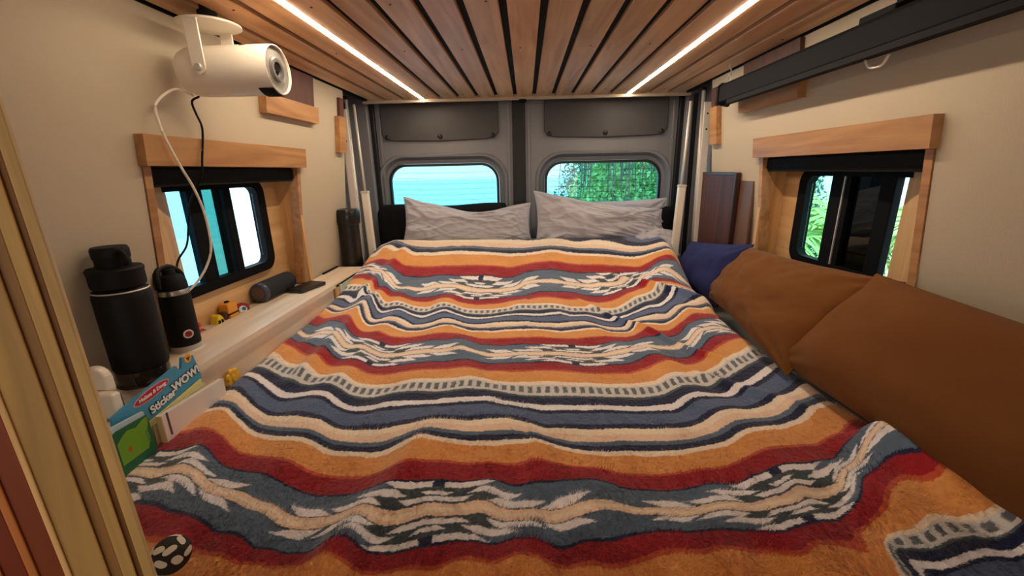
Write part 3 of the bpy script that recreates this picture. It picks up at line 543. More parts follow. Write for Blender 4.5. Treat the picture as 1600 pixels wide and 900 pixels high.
pile.parent = blanket; pile['kind'] = 'stuff'

# ================================================================ CUSHIONS
def cushion(name, corners, th, m, label, cat='pillow', group=None, n=46, pinch=.05, wr=.006, seed=0, droop=None, flange=0.0, fold=3.2, crease=0.0):
    """corners: bottom-left, bottom-right, top-right, top-left (seen from the bed)"""
    c = [Vector(p) for p in corners]; nm = (c[1]-c[0]).cross(c[3]-c[0]).normalized()
    bm = bmesh.new(); rows = {}
    def P(u, v, sg):
        k = 1-pinch*(1-v*v)*abs(u)**2; kk = 1-pinch*(1-u*u)*abs(v)**2
        a, b = (u*k+1)/2, (v*kk+1)/2
        p = c[0].lerp(c[1], a).lerp(c[3].lerp(c[2], a), b)
        e = max(0, (1-abs(u)**2.6)*(1-abs(v)**2.6)); f = e**.5
        r = max(abs(u), abs(v))
        w = 0
        if wr:
            s = Vector((u*1.7+seed*3.1, v*1.7+seed, seed*.7))
            w = wr*(noise.noise(s*1.3)*1.6+noise.noise(Vector((u*fold*1.5+v*1.2+seed*5, (v+u*.7)*fold*.8, seed)))*1.1+noise.noise(Vector((u*fold*2.6-v*3+seed, v*fold*1.3, seed+4)))*.35)*min(1,f*1.4)
            cr = math.exp(-((1-abs(u))**2+(1-abs(v))**2)/.18)
            w += wr*1.0*cr*math.sin((math.atan2(1.05-abs(v), 1.05-abs(u)))*11+seed)*min(1, f*2)
        if crease:
            for kk_, (ax, ay, fr_, sd_) in enumerate(((1.0,.55,2.2,1.3),(.7,-1.1,2.8,5.1),(1.3,1.4,3.1,9.7))):
                g = noise.noise(Vector(((u*ax+v*ay)*fr_+noise.noise(Vector((u*2,v*2,seed+kk_)))*.9, (v*ax-u*ay)*fr_*.35, sd_+seed)))
                w += crease*(1-min(1,abs(g)*4.5))**2*min(1,f*1.5)*(.4+.8*max(0,noise.noise(Vector((u*1.5,v*1.5,sd_*2+seed))))+.3)
        q = p + nm*(sg*(th/2)*f + w)
        if droop: q.z -= droop(u, v)
        return q
    us = [math.sin(PI/2*(-1+2*i/n)) for i in range(n+1)]
    front = [[bm.verts.new(P(u, v, 1)) for u in us] for v in us]; backr = []
    for j, v in enumerate(us):
        r = []
        for i, u in enumerate(us):
            r.append(front[j][i] if i in (0,n) or j in (0,n) else bm.verts.new(P(u, v, -1)))
        backr.append(r)
    for j in range(n):
        for i in range(n):
            bm.faces.new((front[j][i], front[j][i+1], front[j+1][i+1], front[j+1][i]))
            bm.faces.new((backr[j][i], backr[j+1][i], backr[j+1][i+1], backr[j][i+1]))
    o = link(name, bm, m, None, True); tag(o, label, cat, group)
    # seam piping round the edge
    pts = [P(u, -1, 0) for u in us]+[P(1, v, 0) for v in us[1:]]+[P(u, 1, 0) for u in us[::-1][1:]]+[P(-1, v, 0) for v in us[::-1][1:]]
    s = bmesh.new(); add_tube(s, pts[::2]+[pts[0]], .0028, 6, False); so = link('seam', s, m, o, True)
    return o
cushion('throw_pillow', [(.735,1.63,.945),(.645,.96,.945),(.845,.925,1.19),(.835,1.56,1.155)], .17, M['brownpillow'], 'large brown linen pillow leaning on the right wall under the window', 'pillow', None, seed=1.0, wr=.008, crease=.0015, n=60, pinch=.07)
cushion('throw_pillow', [(.660,1.04,.955),(.725,.34,.93),(.865,.30,1.17),(.83,.985,1.195)], .15, M['brownpillow'], 'brown linen pillow nearest the camera on the right, overlapping another brown pillow', 'pillow', None, seed=2.0, wr=.006, pinch=.04)
cushion('throw_pillow', [(.735,2.06,.91),(.765,1.63,.90),(.845,1.56,1.165),(.80,2.03,1.10)], .10, M['bluepillow'], 'small dark blue pillow in front of the brown board on the right', 'pillow', None, seed=3.0, wr=.004, pinch=.05)
cushion('bed_pillow', [(-.675,2.225,1.06),(.035,2.225,1.06),(.026,2.30,1.283),(-.665,2.30,1.302)], .15, M['greycotton'], 'left light grey bed pillow with sagging top edge against the rear doors', 'pillow', None, seed=4.0, wr=.009, crease=.011, n=90, pinch=.05, fold=3.0,
        droop=lambda u, v: .055*max(0,v)*math.exp(-((u-.15)/.55)**2)-.02*max(0,v)*math.exp(-((u+1)/.2)**2))
cushion('bed_pillow', [(.05,2.23,1.06),(.755,2.225,1.04),(.73,2.29,1.235),(.045,2.31,1.342)], .17, M['greycotton'], 'right light grey bed pillow, its left corner folded up beside the door gap', 'pillow', None, seed=6.3, wr=.010, crease=.012, n=90, pinch=.05, fold=3.0,
        droop=lambda u, v: .02*max(0,v)*math.exp(-((u-.1)/.6)**2))
cushion('bed_pillow', [(.35,2.37,1.05),(.79,2.36,1.05),(.785,2.395,1.285),(.36,2.40,1.27)], .06, M['greycotton'], 'grey pillow tucked behind the right bed pillow, only its top corner showing', 'pillow', None, seed=8.0, wr=.008, crease=.006, fold=4)
# grey folded bedsheet lump at the right end of the pillows
cushion('bed_sheet', [(.55,2.13,1.06),(.775,2.10,1.02),(.765,2.21,1.13),(.57,2.22,1.14)], .07, M['greycotton'], 'rumpled grey bed sheet end right of the bed pillows', 'bedsheet', None, seed=9.0, wr=.008, crease=.006)

def bolster(x0, x1, z0, z1, label):
    bm = bmesh.new(); n = 40; prof = [(a, b) for a, b in rrect(2.395, (z0+z1)/2, .035, (z1-z0)/2, .032, 5)]; rings = []
    for i in range(n+1):
        t = i/n; e = 1-.25*max(0, (abs(2*t-1)-.94)/.06)**2
        cy, cz = 2.395, (z0+z1)/2
        rings.append([( x0+(x1-x0)*t, cy+(a-cy)*e*(1+.03*math.sin(t*70)), cz+(b-cz)*(e)+(.006*math.sin(t*9))) for a, b in prof])
    vs = add_loops(bm, rings, True); bm.faces.new(vs[0][::-1])
    return tag(link('bolster', bm, M['black'], None, True), label, 'cushion')
bolster(-.845, -.10, 1.0, 1.272, 'long black bolster under the left rear window behind the pillow')
bolster(.09, .835, 1.0, 1.235, 'black bolster behind the right bed pillow under the right rear window')

# ================================================================ LIGHT STRIPS
for s, lab in ((-1,'left glowing warm LED strip recessed between the ceiling planks'), (1,'right glowing warm LED strip recessed between the ceiling planks')):
    t = tag(empty('led_strip', (s*.5363, .6, 1.82)), lab, 'light', None)
    o = box('channel', (-.0078,.24,.002), (.0078,1.752,.0128), M['alu'], t)
    o = box('diffuser', (-.0062,.24,-.0016), (.0062,1.745,.0021), M['led'], t)

# ================================================================ PROJECTOR
t = tag(empty('projector', (-.71,1.08,1.683)), 'white cylindrical projector hung from a round ceiling plate at upper left', 'projector')
def at(o): o.matrix_parent_inverse = Matrix(); o.location = -Vector(t.location); return o
pc = (-.704, 1.08, 1.692); R_ = .055
at(lathe('body', [(0,-.112),(.03,-.111),(.046,-.102),(.053,-.085),(R_,-.06),(R_,.112),(.0540,.118),(.0525,.1185),(.0515,.1165),(.0515,.112)], pc, (1,0,0), M['whiteplastic'], t, 64))
at(lathe('front_grille', [(.0,.1125),(.051,.1125),(.0515,.110)], pc, (1,0,0), mat('grille_grey', rgb(150,146,138), .5, bump=1.0, bscale=700), t, 48))
g = at(lathe('lens_ring', [(.0165,.1125),(.0165,.118),(.024,.1185),(.027,.1160),(.0275,.1125)], (pc[0],pc[1]-.002,pc[2]+.001), (1,0,0), mat('lens_ring_grey', rgb(120,118,114), .3, .5), t, 40))
at(lathe('lens', [(0,.1165),(.008,.1158),(.0165,.1135)], (pc[0],pc[1]-.002,pc[2]+.001), (1,0,0), mat('lens_glass', rgb(20,22,26), .03, 0, spec=1), t, 32))
bm = bmesh.new()                                                    # dark sensor window wrapping the lower front edge
vs0 = []; 
for k in range(9):
    a = math.radians(-128 + k*6)
    for x in (.082+.0*k, .1175): vs0.append(bm.verts.new((pc[0]+x, pc[1]+math.cos(a)*(R_+.0008), pc[2]+math.sin(a)*(R_+.0008))))
for k in range(8): bm.faces.new((vs0[2*k], vs0[2*k+1], vs0[2*k+3], vs0[2*k+2]))
o = at(link('sensor_window', bm, M['black'], t, True)); sd = o.modifiers.new('solid','SOLIDIFY'); sd.thickness = .0015
at(lathe('mount_plate', [(0,0),(.062,0),(.066,.002),(.066,.006),(.062,.008),(0,.008)], (-.738,1.085,1.788), (0,0,1), M['whiteplastic'], t, 48))
at(lathe('plate_spacer', [(0,0),(.02,0),(.02,.037),(0,.037)], (-.738,1.085,1.7955), (0,0,1), M['black'], t, 24))
for sy in (-1, 1):
    bm = bmesh.new(); pts = [(-.752,1.789),(-.722,1.789)]+[(-.722+.0,1.70)]+[(-.737+.015*math.cos(a), 1.690+.015*math.sin(a)) for a in [-k*PI/8 for k in range(0,9)]]+[(-.752,1.70)]
    y0 = 1.08+sy*(R_+.001); add_prism(bm, [(a+.0*(b-1.7), b) for a, b in pts], y0, y0+sy*.004, 1); at(link('bracket_arm', bm, M['whiteplastic'], t))
    at(lathe('pivot_knob', [(0,.0052),(.007,.005),(.0085,.003),(.0085,0)], (-.737,1.08+sy*(R_+.005),1.690), (0,sy,0), M['alu'], t, 20))
at(lathe('focus_knob', [(0,.006),(.008,.006),(.009,.003),(.009,0)], (-.652,1.062,1.738), (0,-.15,1), mat('knob_brown', rgb(70,52,40), .5), t, 16))
tag(tube('power_cable', catmull([(-.800,1.070,1.640),(-.812,1.03,1.647),(-.825,.985,1.612),(-.830,.985,1.572),(-.832,1.0,1.525),(-.835,1.026,1.473),(-.838,1.055,1.422),(-.840,1.075,1.356),(-.846,1.080,1.271),(-.856,1.062,1.220),(-.868,1.035,1.185),(-.878,1.01,1.165)], 8), .0030, M['whiteplastic'], None, 8), 'white cable looping from the projector down past the left window to the bottles', 'cable')
tag(tube('power_cable', catmull([(-.798,1.085,1.640),(-.822,1.090,1.630),(-.832,1.108,1.606),(-.836,1.124,1.58),(-.8375,1.123,1.553),(-.838,1.106,1.50),(-.846,1.099,1.45),(-.87,1.10,1.42),(-.91,1.12,1.38),(-.925,1.115,1.32),(-.93,1.10,1.27),(-.93,1.06,1.235),(-.925,1.035,1.19)], 8), .0026, M['black'], None, 8), 'black cable dropping from the projector over the left window head board', 'cable')

# ================================================================ ITEMS ON THE LEFT LEDGE
def local(t):
    def f(o): o.location = -Vector(t.location); return o
    return f
dk = mat('bottle_black', rgb(9,9,10), .6, spec=.25); smoke = mat('bottle_smoked_base', rgb(44,30,26), .12, spec=.8)
t = tag(empty('water_jug', (-.848,.81,1.02)), 'large matte black water jug with a screw cap, nearest on the left ledge', 'bottle'); L = local(t)
o_ = (-.848,.81,1.02)
L(lathe('body', [(0.0464,.034),(0.0486,.040),(0.0486,.195),(0.0464,.206),(0.0395,.214),(0.0342,.216)], o_, (0,0,1), dk, t, 48))
L(lathe('clear_base', [(0,0),(.050,0),(0.0441,.004),(0.0464,.014),(0.0464,.0345)], o_, (0,0,1), smoke, t, 48))
L(lathe('ring', [(0.0460,.2055),(0.0475,.207),(0.0460,.209)], o_, (0,0,1), M['alu'], t, 48))
L(lathe('collar', [(0.0342,.214),(0.0441,.216),(0.0456,.222),(0.0456,.244),(0.0471,.252),(0.0441,.256),(0.0274,.257)], o_, (0,0,1), dk, t, 48))
L(lathe('cap', [(0.0274,.256),(0.0289,.262),(0.0285,.272),(0.0304,.276),(0.0308,.292),(0.0281,.298),(0,.299)], o_, (0,0,1), dk, t, 40))
bm = bmesh.new(); add_tube(bm, catmull([(-.826,.80,1.306),(-.812,.798,1.308),(-.805,.797,1.296),(-.808,.798,1.282)], 5), .0045, 8); L(link('cap_loop', bm, dk, t, True))
t = tag(empty('insulated_bottle', (-.887,.975,1.02)), 'smaller black insulated bottle with steel band and carry handle behind the water jug', 'bottle'); L = local(t); o_ = (-.887,.975,1.02)
L(lathe('body', [(0.0332,.016),(0.0340,.02),(0.0340,.146),(0.0328,.150)], o_, (0,0,1), dk, t, 40))
L(lathe('base_ring', [(0,0),(.038,0),(0.0328,.003),(0.0328,.016)], o_, (0,0,1), M['alu'], t, 40))
L(lathe('steel_band', [(0.0328,.149),(0.0338,.150),(0.0338,.160),(0.0328,.162)], o_, (0,0,1), mat('brushed_steel', rgb(190,186,180), .3, .9), t, 40))
L(lathe('lid', [(0.0328,.161),(0.0332,.165),(0.0320,.182),(0.0246,.196),(0.0148,.200),(0.0131,.212),(0,.213)], o_, (0,0,1), dk, t, 40))
bm = bmesh.new(); pts = catmull([(-.887-.0,1.012,1.192),(-.889,1.008,1.218),(-.895,.985,1.236),(-.895,.955,1.234),(-.889,.942,1.215),(-.887,.938,1.190)], 6); add_tube(bm, pts, .0075, 8); L(link('handle', bm, dk, t, True))
L(lathe('round_sticker', [(0,.0012),(.011,.001),(.0115,0)], (-.887+.0335*math.cos(-.55), .975+.0335*math.sin(-.55), 1.068), (math.cos(-.55),math.sin(-.55),0), mat('sticker_white', rgb(225,215,210), .5), t, 20))
L(lathe('sticker_mark', [(0,.0018),(.0075,.0016),(.0078,.0008)], (-.887+.0338*math.cos(-.55), .975+.0338*math.sin(-.55), 1.068), (math.cos(-.55),math.sin(-.55),0), mat('sticker_red', rgb(150,30,34), .5), t, 16))

t = tag(empty('speaker', (-.936,1.46,1.055)), 'black cylindrical wireless speaker lying on the left window sill', 'speaker'); L = local(t)
L(lathe('body', [(.030,-.096),(.0335,-.092),(.0345,-.08),(.0345,.08),(.0335,.092),(.029,.097),(0,.097)], (-.936,1.46,1.055), (0,1,0), mat('speaker_mesh', rgb(12,14,22), .75, bump=.6, bscale=900), t, 40))
L(lathe('end_rim', [(.0225,-.0985),(.027,-.099),(.0325,-.095),(.0345,-.088),(.0348,-.084)], (-.936,1.46,1.055), (0,1,0), mat('speaker_rim', rgb(60,64,78), .35), t, 40))
L(lathe('passive_radiator', [(0,-.0955),(.014,-.0955),(.021,-.0945),(.0228,-.097)], (-.936,1.46,1.055), (0,1,0), mat('radiator_brown', rgb(96,78,76), .5), t, 32))
t = tag(empty('power_bank', (-.862,1.545,1.021), (0,0,math.radians(-14))), 'flat black power bank lying on the ledge beside the speaker', 'power bank')
box('case', (-.037,-.066,0), (.037,.066,.014), mat('satin_black', rgb(24,22,24), .35), t, .004)
box('end_face', (-.030,-.0668,.003), (.030,-.0655,.011), mat('gloss_black', rgb(40,36,36), .2), t)
bm = bmesh.new(); add_tube(bm, catmull([(-.036,.05,.007),(-.052,.055,.006),(-.062,.03,.01),(-.070,.0,.02)], 6), .0018, 6); link('cable', bm, M['black'], t, True)
tag(box('slot_strip', (-.912,1.775,1.0202), (-.903,1.925,1.0265), M['black'], None, .001), 'thin black strip standing in for the dark slot where the ledge meets the left wall', 'strip')  # black bar put in for the dark slot between ledge and wall

# little toys on the sill
def ctoy(c): return mat('toy_paint', c, .35)
t = tag(empty('toy_figure', (-.952,1.098,.998)), 'tiny red toy figure on the left window sill beside the bottles', 'toy'); tr = ctoy(rgb(205,46,34))
lathe('body', [(0,0),(.010,0),(.011,.006),(.008,.018),(.009,.028),(.005,.032),(0,.033)], (0,0,0), (0,0,1), tr, t, 16)
lathe('head', [(0,-.009),(.007,-.006),(.0095,0),(.007,.006),(0,.009)], (0,0,.041), (0,0,1), tr, t, 16)
for k in (-1,1): tube('arm', [(0,k*.007,.026),(.008,k*.013,.020),(.013,k*.012,.014)], .0035, tr, t, 8)
for k in (-1,1): box('foot', (-.002,k*.006-.005,0), (.014,k*.006+.005,.008), tr, t, .002)
t = tag(empty('toy_car', (-.950,1.172,.998)), 'small yellow toy vehicle with dark windows on the left window sill', 'toy'); ty = ctoy(rgb(226,196,36))
bm = bmesh.new(); add_prism(bm, [(-.017,.005),(.017,.005),(.018,.020),(.012,.036),(.002,.047),(-.008,.044),(-.016,.022)], -.012, .012, 0); o = link('body', bm, ty, t); bv = o.modifiers.new('b','BEVEL'); bv.width = .003; bv.segments = 2
for y in (-.007,.006): box('window', (.0118,y-.004,.018), (.0132,y+.004,.030), M['black'], t)
for y in (-.011,.011):
    for x in (-.011,.011): lathe('wheel', [(0,-.002),(.005,-.002),(.005,.002),(0,.002)], (x,y,.005), (1,0,0), M['black'], t, 12)
t = tag(empty('toy_truck', (-.950,1.228,.998)), 'small orange and yellow toy block truck on the left window sill', 'toy'); to = ctoy(rgb(224,150,48))
box('cab', (-.016,-.022,.034), (.016,.022,.068), to, t, .004); box('cargo', (-.016,-.018,.004), (.016,.024,.032), to, t, .004); box('strap', (-.0165,-.021,.0315), (.0168,.023,.0345), M['black'], t); box('knob', (-.005,-.008,.068), (.005,.004,.073), M['black'], t, .001); box('bumper', (-.012,-.034,.002), (.010,-.019,.045), mat('toy_brown', rgb(70,40,26), .5), t, .003)
t = tag(empty('toy_ball', (-.950,1.287,.998)), 'small dark red toy with a blue and white swirl beside the speaker', 'toy')
lathe('body', [(0,-.012),(.014,-.011),(.022,-.005),(.023,.003),(.018,.010),(0,.013)], (0,0,.024), (.75,-.6,.25), ctoy(rgb(140,20,40)), t, 24)
lathe('white_disc', [(0,.0148),(.012,.0142),(.0125,.011)], (0,0,.024), (.75,-.6,.25), ctoy(rgb(225,230,235)), t, 20)
lathe('blue_disc', [(0,.0165),(.006,.0160),(.0065,.0135)], (.001,.003,.026), (.75,-.6,.25), ctoy(rgb(30,110,140)), t, 16)

# white gadget behind the books
t = tag(empty('night_light', (-.815,.70,.96)), 'off white rounded plastic gadget standing between the wooden partition and the books', 'lamp'); L = local(t)
def rslab(name, pts, lo, hi, ax, m):
    bm = bmesh.new(); add_prism(bm, pts, lo, hi, ax); o = link(name, bm, m, t); b_ = o.modifiers.new('b','BEVEL'); b_.width = .004; b_.segments = 3; return L(o)
rslab('arm', [(a,b) for a,b in rrect(-.836,1.068,.026,.034,.024,6)], .695, .713, 1, M['whiteplastic'])
rslab('body', [(a,b) for a,b in rrect(-.812,1.032,.028,.026,.006,4)], .675, .693, 1, M['whiteplastic'])
L(lathe('base', [(0,0),(.030,0),(.034,.01),(.034,.045),(.028,.052),(0,.054)], (-.800,.700,.94), (0,0,1), mat('base_grey', rgb(96,90,84), .5), t, 24))

# books between ledge and bed
def slab_yz(name, pts, x0, x1, m, parent, L): 
    bm = bmesh.new(); add_prism(bm, pts, x0, x1, 0); return L(link(name, bm, m, parent))
# blue sticker pad with a cut-out carrying handle
t = tag(empty('sticker_pad', (-.775,.75,.90)), 'blue sticker pad with a red oval and white WOW! lettering beside the bed', 'book'); L = local(t)
blue = mat('print_blue', rgb(70,152,190), .4, vary=.04)
slab_yz('cover', [(.655,.905),(.868,.905),(.871,1.000),(.862,1.053),(.832,1.061),(.8245,1.038),(.817,1.037),(.813,1.050),(.700,1.030),(.655,1.020)], -.781, -.775, blue, t, L)
slab_yz('pages', [(.657,.905),(.866,.905),(.866,.998),(.80,1.02),(.657,1.010)], -.788, -.7812, mat('paper_white', rgb(226,220,208), .7), t, L)
bm = bmesh.new(); add_prism(bm, [(.7435+.044*math.cos(a)*1.0-.0*math.sin(a), 1.0245+.0115*math.sin(a)+.006*math.cos(a)) for a in [k*PI/14 for k in range(28)]], -.775, -.7743, 0); L(link('oval_border', bm, mat('print_pink', rgb(222,160,160), .4), t))
bm = bmesh.new(); add_prism(bm, [(.7435+.041*math.cos(a), 1.0245+.0095*math.sin(a)+.0055*math.cos(a)) for a in [k*PI/14 for k in range(28)]], -.7743, -.7738, 0); L(link('red_oval', bm, mat('print_red', rgb(186,34,56), .4), t))
def yz_text(s, y, z, size, rot, x, m, parent, shear=0, off=.0003):
    mt = Matrix.Translation((x, y, z)) @ Matrix.Rotation(rot, 4, 'X') @ Matrix(((0,0,1,0),(1,0,0,0),(0,1,0,0),(0,0,0,1)))
    o = text('lettering', s, size, Matrix(), m, None, .0004, shear, off); o.parent = parent; o.matrix_world = Matrix(); o.matrix_local = Matrix.Translation(-Vector(parent.location)) @ mt; return o
wp = mat('print_white', rgb(235,235,235), .5); bk = mat('print_black', rgb(18,22,34), .5)
yz_text('Melissa & Doug', .7435, 1.0245, .0105, math.radians(7), -.7735, wp, t, .2)
for dx, mm, off in ((-.7745, bk, .0016), (-.7738, wp, 0)):
    yz_text('Sticker', .762, .994, .0235, math.radians(9), dx, mm, t, 0, .0008+off); yz_text('WOW!', .829, 1.0125, .0250, math.radians(9), dx, mm, t, 0, .0010+off)
lathe('flower_mark', [(0,.001),(.010,.001),(.0105,0)], (0,0,0), (1,0,0), mat('print_orange', rgb(232,170,60), .5), t, 10).location = Vector((-.775,.846,1.053))-t.location
bm = bmesh.new(); add_prism(bm, [(.846,1.047),(.852,1.056),(.840,1.056)], -.7741, -.7735, 0); L(link('heart_mark', bm, mat('print_brown', rgb(110,50,24), .5), t))
# cream-edged books
for i, (x, col, ztop, lab) in enumerate(((-.770, rgb(222,214,140), -.008, 'thin pale yellow book in front of the blue sticker pad'), (-.7645, rgb(206,196,150), -.016, 'thin cream book beside the white picture book'))):
    t = tag(empty('book', (x,.79,.90)), lab, 'book'); L = local(t)
    slab_yz('cover', [(.712,.905),(.862,.905),(.862,1.001+ztop),(.716,.981+ztop)], x-.0012, x+.0012, mat('book_cover', col, .5), t, L)
    slab_yz('pages', [(.713,.905),(.861,.905),(.861,.998+ztop),(.716,.978+ztop)], x-.0034, x-.0013, mat('book_pages', rgb(226,218,196), .8), t, L)
t = tag(empty('picture_book', (-.752,.81,.90)), 'thick white picture book with a thin dark stripe, beside the blanket edge', 'book'); L = local(t)
slab_yz('cover', [(.722,.905),(.902,.905),(.902,.972),(.722,.981)], -.7605, -.749, mat('book_white', rgb(222,212,206), .5), t, L)
slab_yz('stripe', [(.734,.93),(.7385,.93),(.7385,.9815),(.734,.9817)], -.7495, -.7485, mat('stripe_dark', rgb(88,56,66), .5), t, L)
slab_yz('spine', [(.7215,.905),(.7235,.905),(.7235,.981),(.7215,.981)], -.7607, -.7488, mat('spine_buff', rgb(196,170,120), .5), t, L)
t = tag(empty('picture_book', (-.752,.675,.90)), 'green picture book cover with a hill scene next to the wooden partition', 'book'); L = local(t)
gd = mat('print_dark_green', rgb(28,98,62), .5); gl = mat('print_light_green', rgb(110,160,40), .5)
slab_yz('cover', [(.628,.905),(.702,.905),(.700,1.000),(.640,1.004),(.628,1.000)], -.757, -.753, gd, t, L)
slab_yz('pages', [(.629,.905),(.701,.905),(.699,1.008),(.640,1.013),(.629,1.009)], -.763, -.7572, mat('book_pages_blue', rgb(180,200,214), .7), t, L)
bm = bmesh.new(); add_prism(bm, [(.632,.935),(.686,.935),(.694,.955),(.692,.972),(.697,.985),(.6985,.998),(.688,.997),(.672,.990),(.655,.995),(.642,.988),(.632,.98)], -.7531, -.7524, 0); L(link('hill_print', bm, gl, t))
bm = bmesh.new(); add_prism(bm, [(.648,.958),(.652,.964),(.656,.958),(.653,.952),(.650,.952)], -.7525, -.7520, 0); L(link('flower_mark', bm, mat('print_flower', rgb(190,80,30), .5), t))
bm = bmesh.new(); add_prism(bm, [(.690,.945),(.693,.945),(.690,.972),(.688,.972)], -.7525, -.7520, 0); L(link('post_mark', bm, mat('print_post', rgb(90,120,90), .5), t))
# yellow flower toy
t = tag(empty('toy_flower', (-.775,.965,.94)), 'yellow flower-shaped toy wedged between the ledge and the blanket', 'toy'); yf = mat('toy_yellow', rgb(232,176,40), .45)
for k in range(7):
    a = k*2*PI/7; lathe('petal', [(0,-.006),(.009,-.005),(.011,0),(.009,.005),(0,.006)], (0,.016*math.cos(a),.016*math.sin(a)), (1,.15,0), yf, t, 14)
lathe('centre', [(0,-.008),(.010,-.007),(.012,0),(.010,.007),(0,.008)], (0,0,0), (1,.15,0), yf, t, 16)
# books at the far end of the ledge
t = tag(empty('picture_book', (-.772,1.77,.90)), 'pale green picture book with red lettering at the far end of the ledge', 'book'); L = local(t)
slab_yz('cover', [(1.645,.905),(1.955,.905),(1.955,1.012),(1.645,1.008)], -.7745, -.771, mat('book_mint', rgb(168,186,172), .5), t, L)
slab_yz('spine', [(1.640,.905),(1.648,.905),(1.648,1.010),(1.640,1.010)], -.777, -.7705, mat('spine_cream', rgb(222,216,190), .5), t, L)
yz_text('MA', 1.835, .988, .055, 0, -.7702, mat('print_crimson', rgb(130,26,60), .5), t)
t = tag(empty('picture_book', (-.7805,1.77,.90)), 'orange-spined book standing against the ledge, behind the pale green book', 'book'); L = local(t)
slab_yz('cover', [(1.615,.905),(1.93,.905),(1.93,1.016),(1.615,1.014)], -.7835, -.778, mat('book_pink', rgb(206,176,160), .5), t, L)
slab_yz('spine', [(1.610,.905),(1.618,.905),(1.618,1.014),(1.610,1.014)], -.7845, -.7775, mat('spine_orange', rgb(214,160,70), .5), t, L)
# black-and-white ball
t = tag(empty('toy_ball', (-.489,.432,.955)), 'little black ball with cream patches at the foot of the blanket, lower left', 'ball')
bm = bmesh.new(); bmesh.ops.create_icosphere(bm, subdivisions=4, radius=.0235); link('body', bm, mat('ball_black', rgb(36,28,24), .8, bump=.4, bscale=300), t, True)
for k, (a, e) in enumerate(((-100,60),(-40,52),(-150,45),(-75,20),(-30,12),(-120,8),(30,50),(90,55),(10,10))):
    a = math.radians(a); e = math.radians(e); d = Vector((math.cos(a)*math.cos(e), math.sin(a)*math.cos(e), math.sin(e)))
    x, y, d = frame_from(d); bm = bmesh.new(); n = 14; c = bm.verts.new(d*.0246); rg = []
    for j in range(n):
        r = .0072*(1+.25*math.sin(2*PI*j/n*2+k)); q = d*.0235+(x*math.cos(2*PI*j/n)+y*math.sin(2*PI*j/n)*.75)*r; rg.append(bm.verts.new(q.normalized()*.0241))
    for j in range(n): bm.faces.new((c, rg[j], rg[(j+1)%n]))
    link('patch', bm, mat('patch_cream', rgb(224,212,190), .8), t, True)

# ================================================================ NEAR LEFT WOODEN PARTITION (edge-on plywood layers)
t = tag(empty('plywood_partition', (-.309,.256,0)), 'blurred edge of a layered plywood partition at the left, closest to the camera', 'partition')
d = Vector((-.70,-.714,0)); nrm = Vector((.714,-.70,0))*-1; nrm = Vector((.714,-.70,0))
cols = [(rgb(190,158,100),.006,.000),(rgb(128,92,50),.0035,-.003),(rgb(196,160,96),.007,.0005),(rgb(140,104,56),.0065,-.002),(rgb(176,142,84),.017,.001),(rgb(214,178,120),.003,.003),(rgb(128,60,28),.011,.0),(rgb(190,120,60),.004,.002),(rgb(116,46,22),.010,.0),(rgb(196,132,66),.004,.002),(rgb(122,54,26),.014,0),(rgb(178,124,64),.012,.001)]
s0 = 0.0
for i, (c_, w_, pr) in enumerate(cols):
    a = d*s0 + nrm*pr; b_ = d*(s0+w_) + nrm*pr; back = -nrm*.02
    bm = bmesh.new(); add_prism(bm, [tuple((a)[:2]), tuple(b_[:2]), tuple((b_+back-nrm*pr)[:2]), tuple((a+back-nrm*pr)[:2])], .0, 1.93, 2)
    c_ = tuple(min(1,x*1.35) for x in c_[:3])+(1,)
    dkc = tuple(x*.72 for x in c_[:3])+(1,)
    o = link('veneer', bm, wood('veneer_%d' % i, c_, dkc, 2, .55, 2.2, rnd=.02), t); bv = o.modifiers.new('b','BEVEL'); bv.width = .0008; bv.segments = 2
    s0 += w_

# ================================================================ UPPER WALL BLOCKS
def wslab(name, s, y0, y1, z0, z1, d0, m, parent=None):
    b = bmesh.new(); slab(b, s, y0, y1, z0, z1, d0, .002); return link(name, b, m, parent)
for s, lab, y0, y1 in ((-1,'wooden support block high on the left wall behind the projector',1.415,1.765),(1,'wooden support block high on the right wall above the window',1.40,1.765)):
    t = tag(empty('support_block', (0,0,0)), lab, 'wood block')
    wslab('block', s, y0, y1, 1.646, 1.705, -.026, M['trimwood'], t); wslab('backing', s, y0+.02, y1-.01, 1.704, 1.815, -.014, M['darkbrown'], t)
for s, lab in ((-1,'small wooden bracket beside the white poles in the left rear corner'),(1,'small wooden bracket beside the poles in the right rear corner')):
    t = tag(empty('wall_bracket', (0,0,0)), lab, 'bracket')
    wslab('block', s, 1.965, 2.035, 1.545, 1.70, -.022, M['trimwood'], t); wslab('backing', s, 1.995, 2.04, 1.66, 1.78, -.012, M['darkbrown'], t)

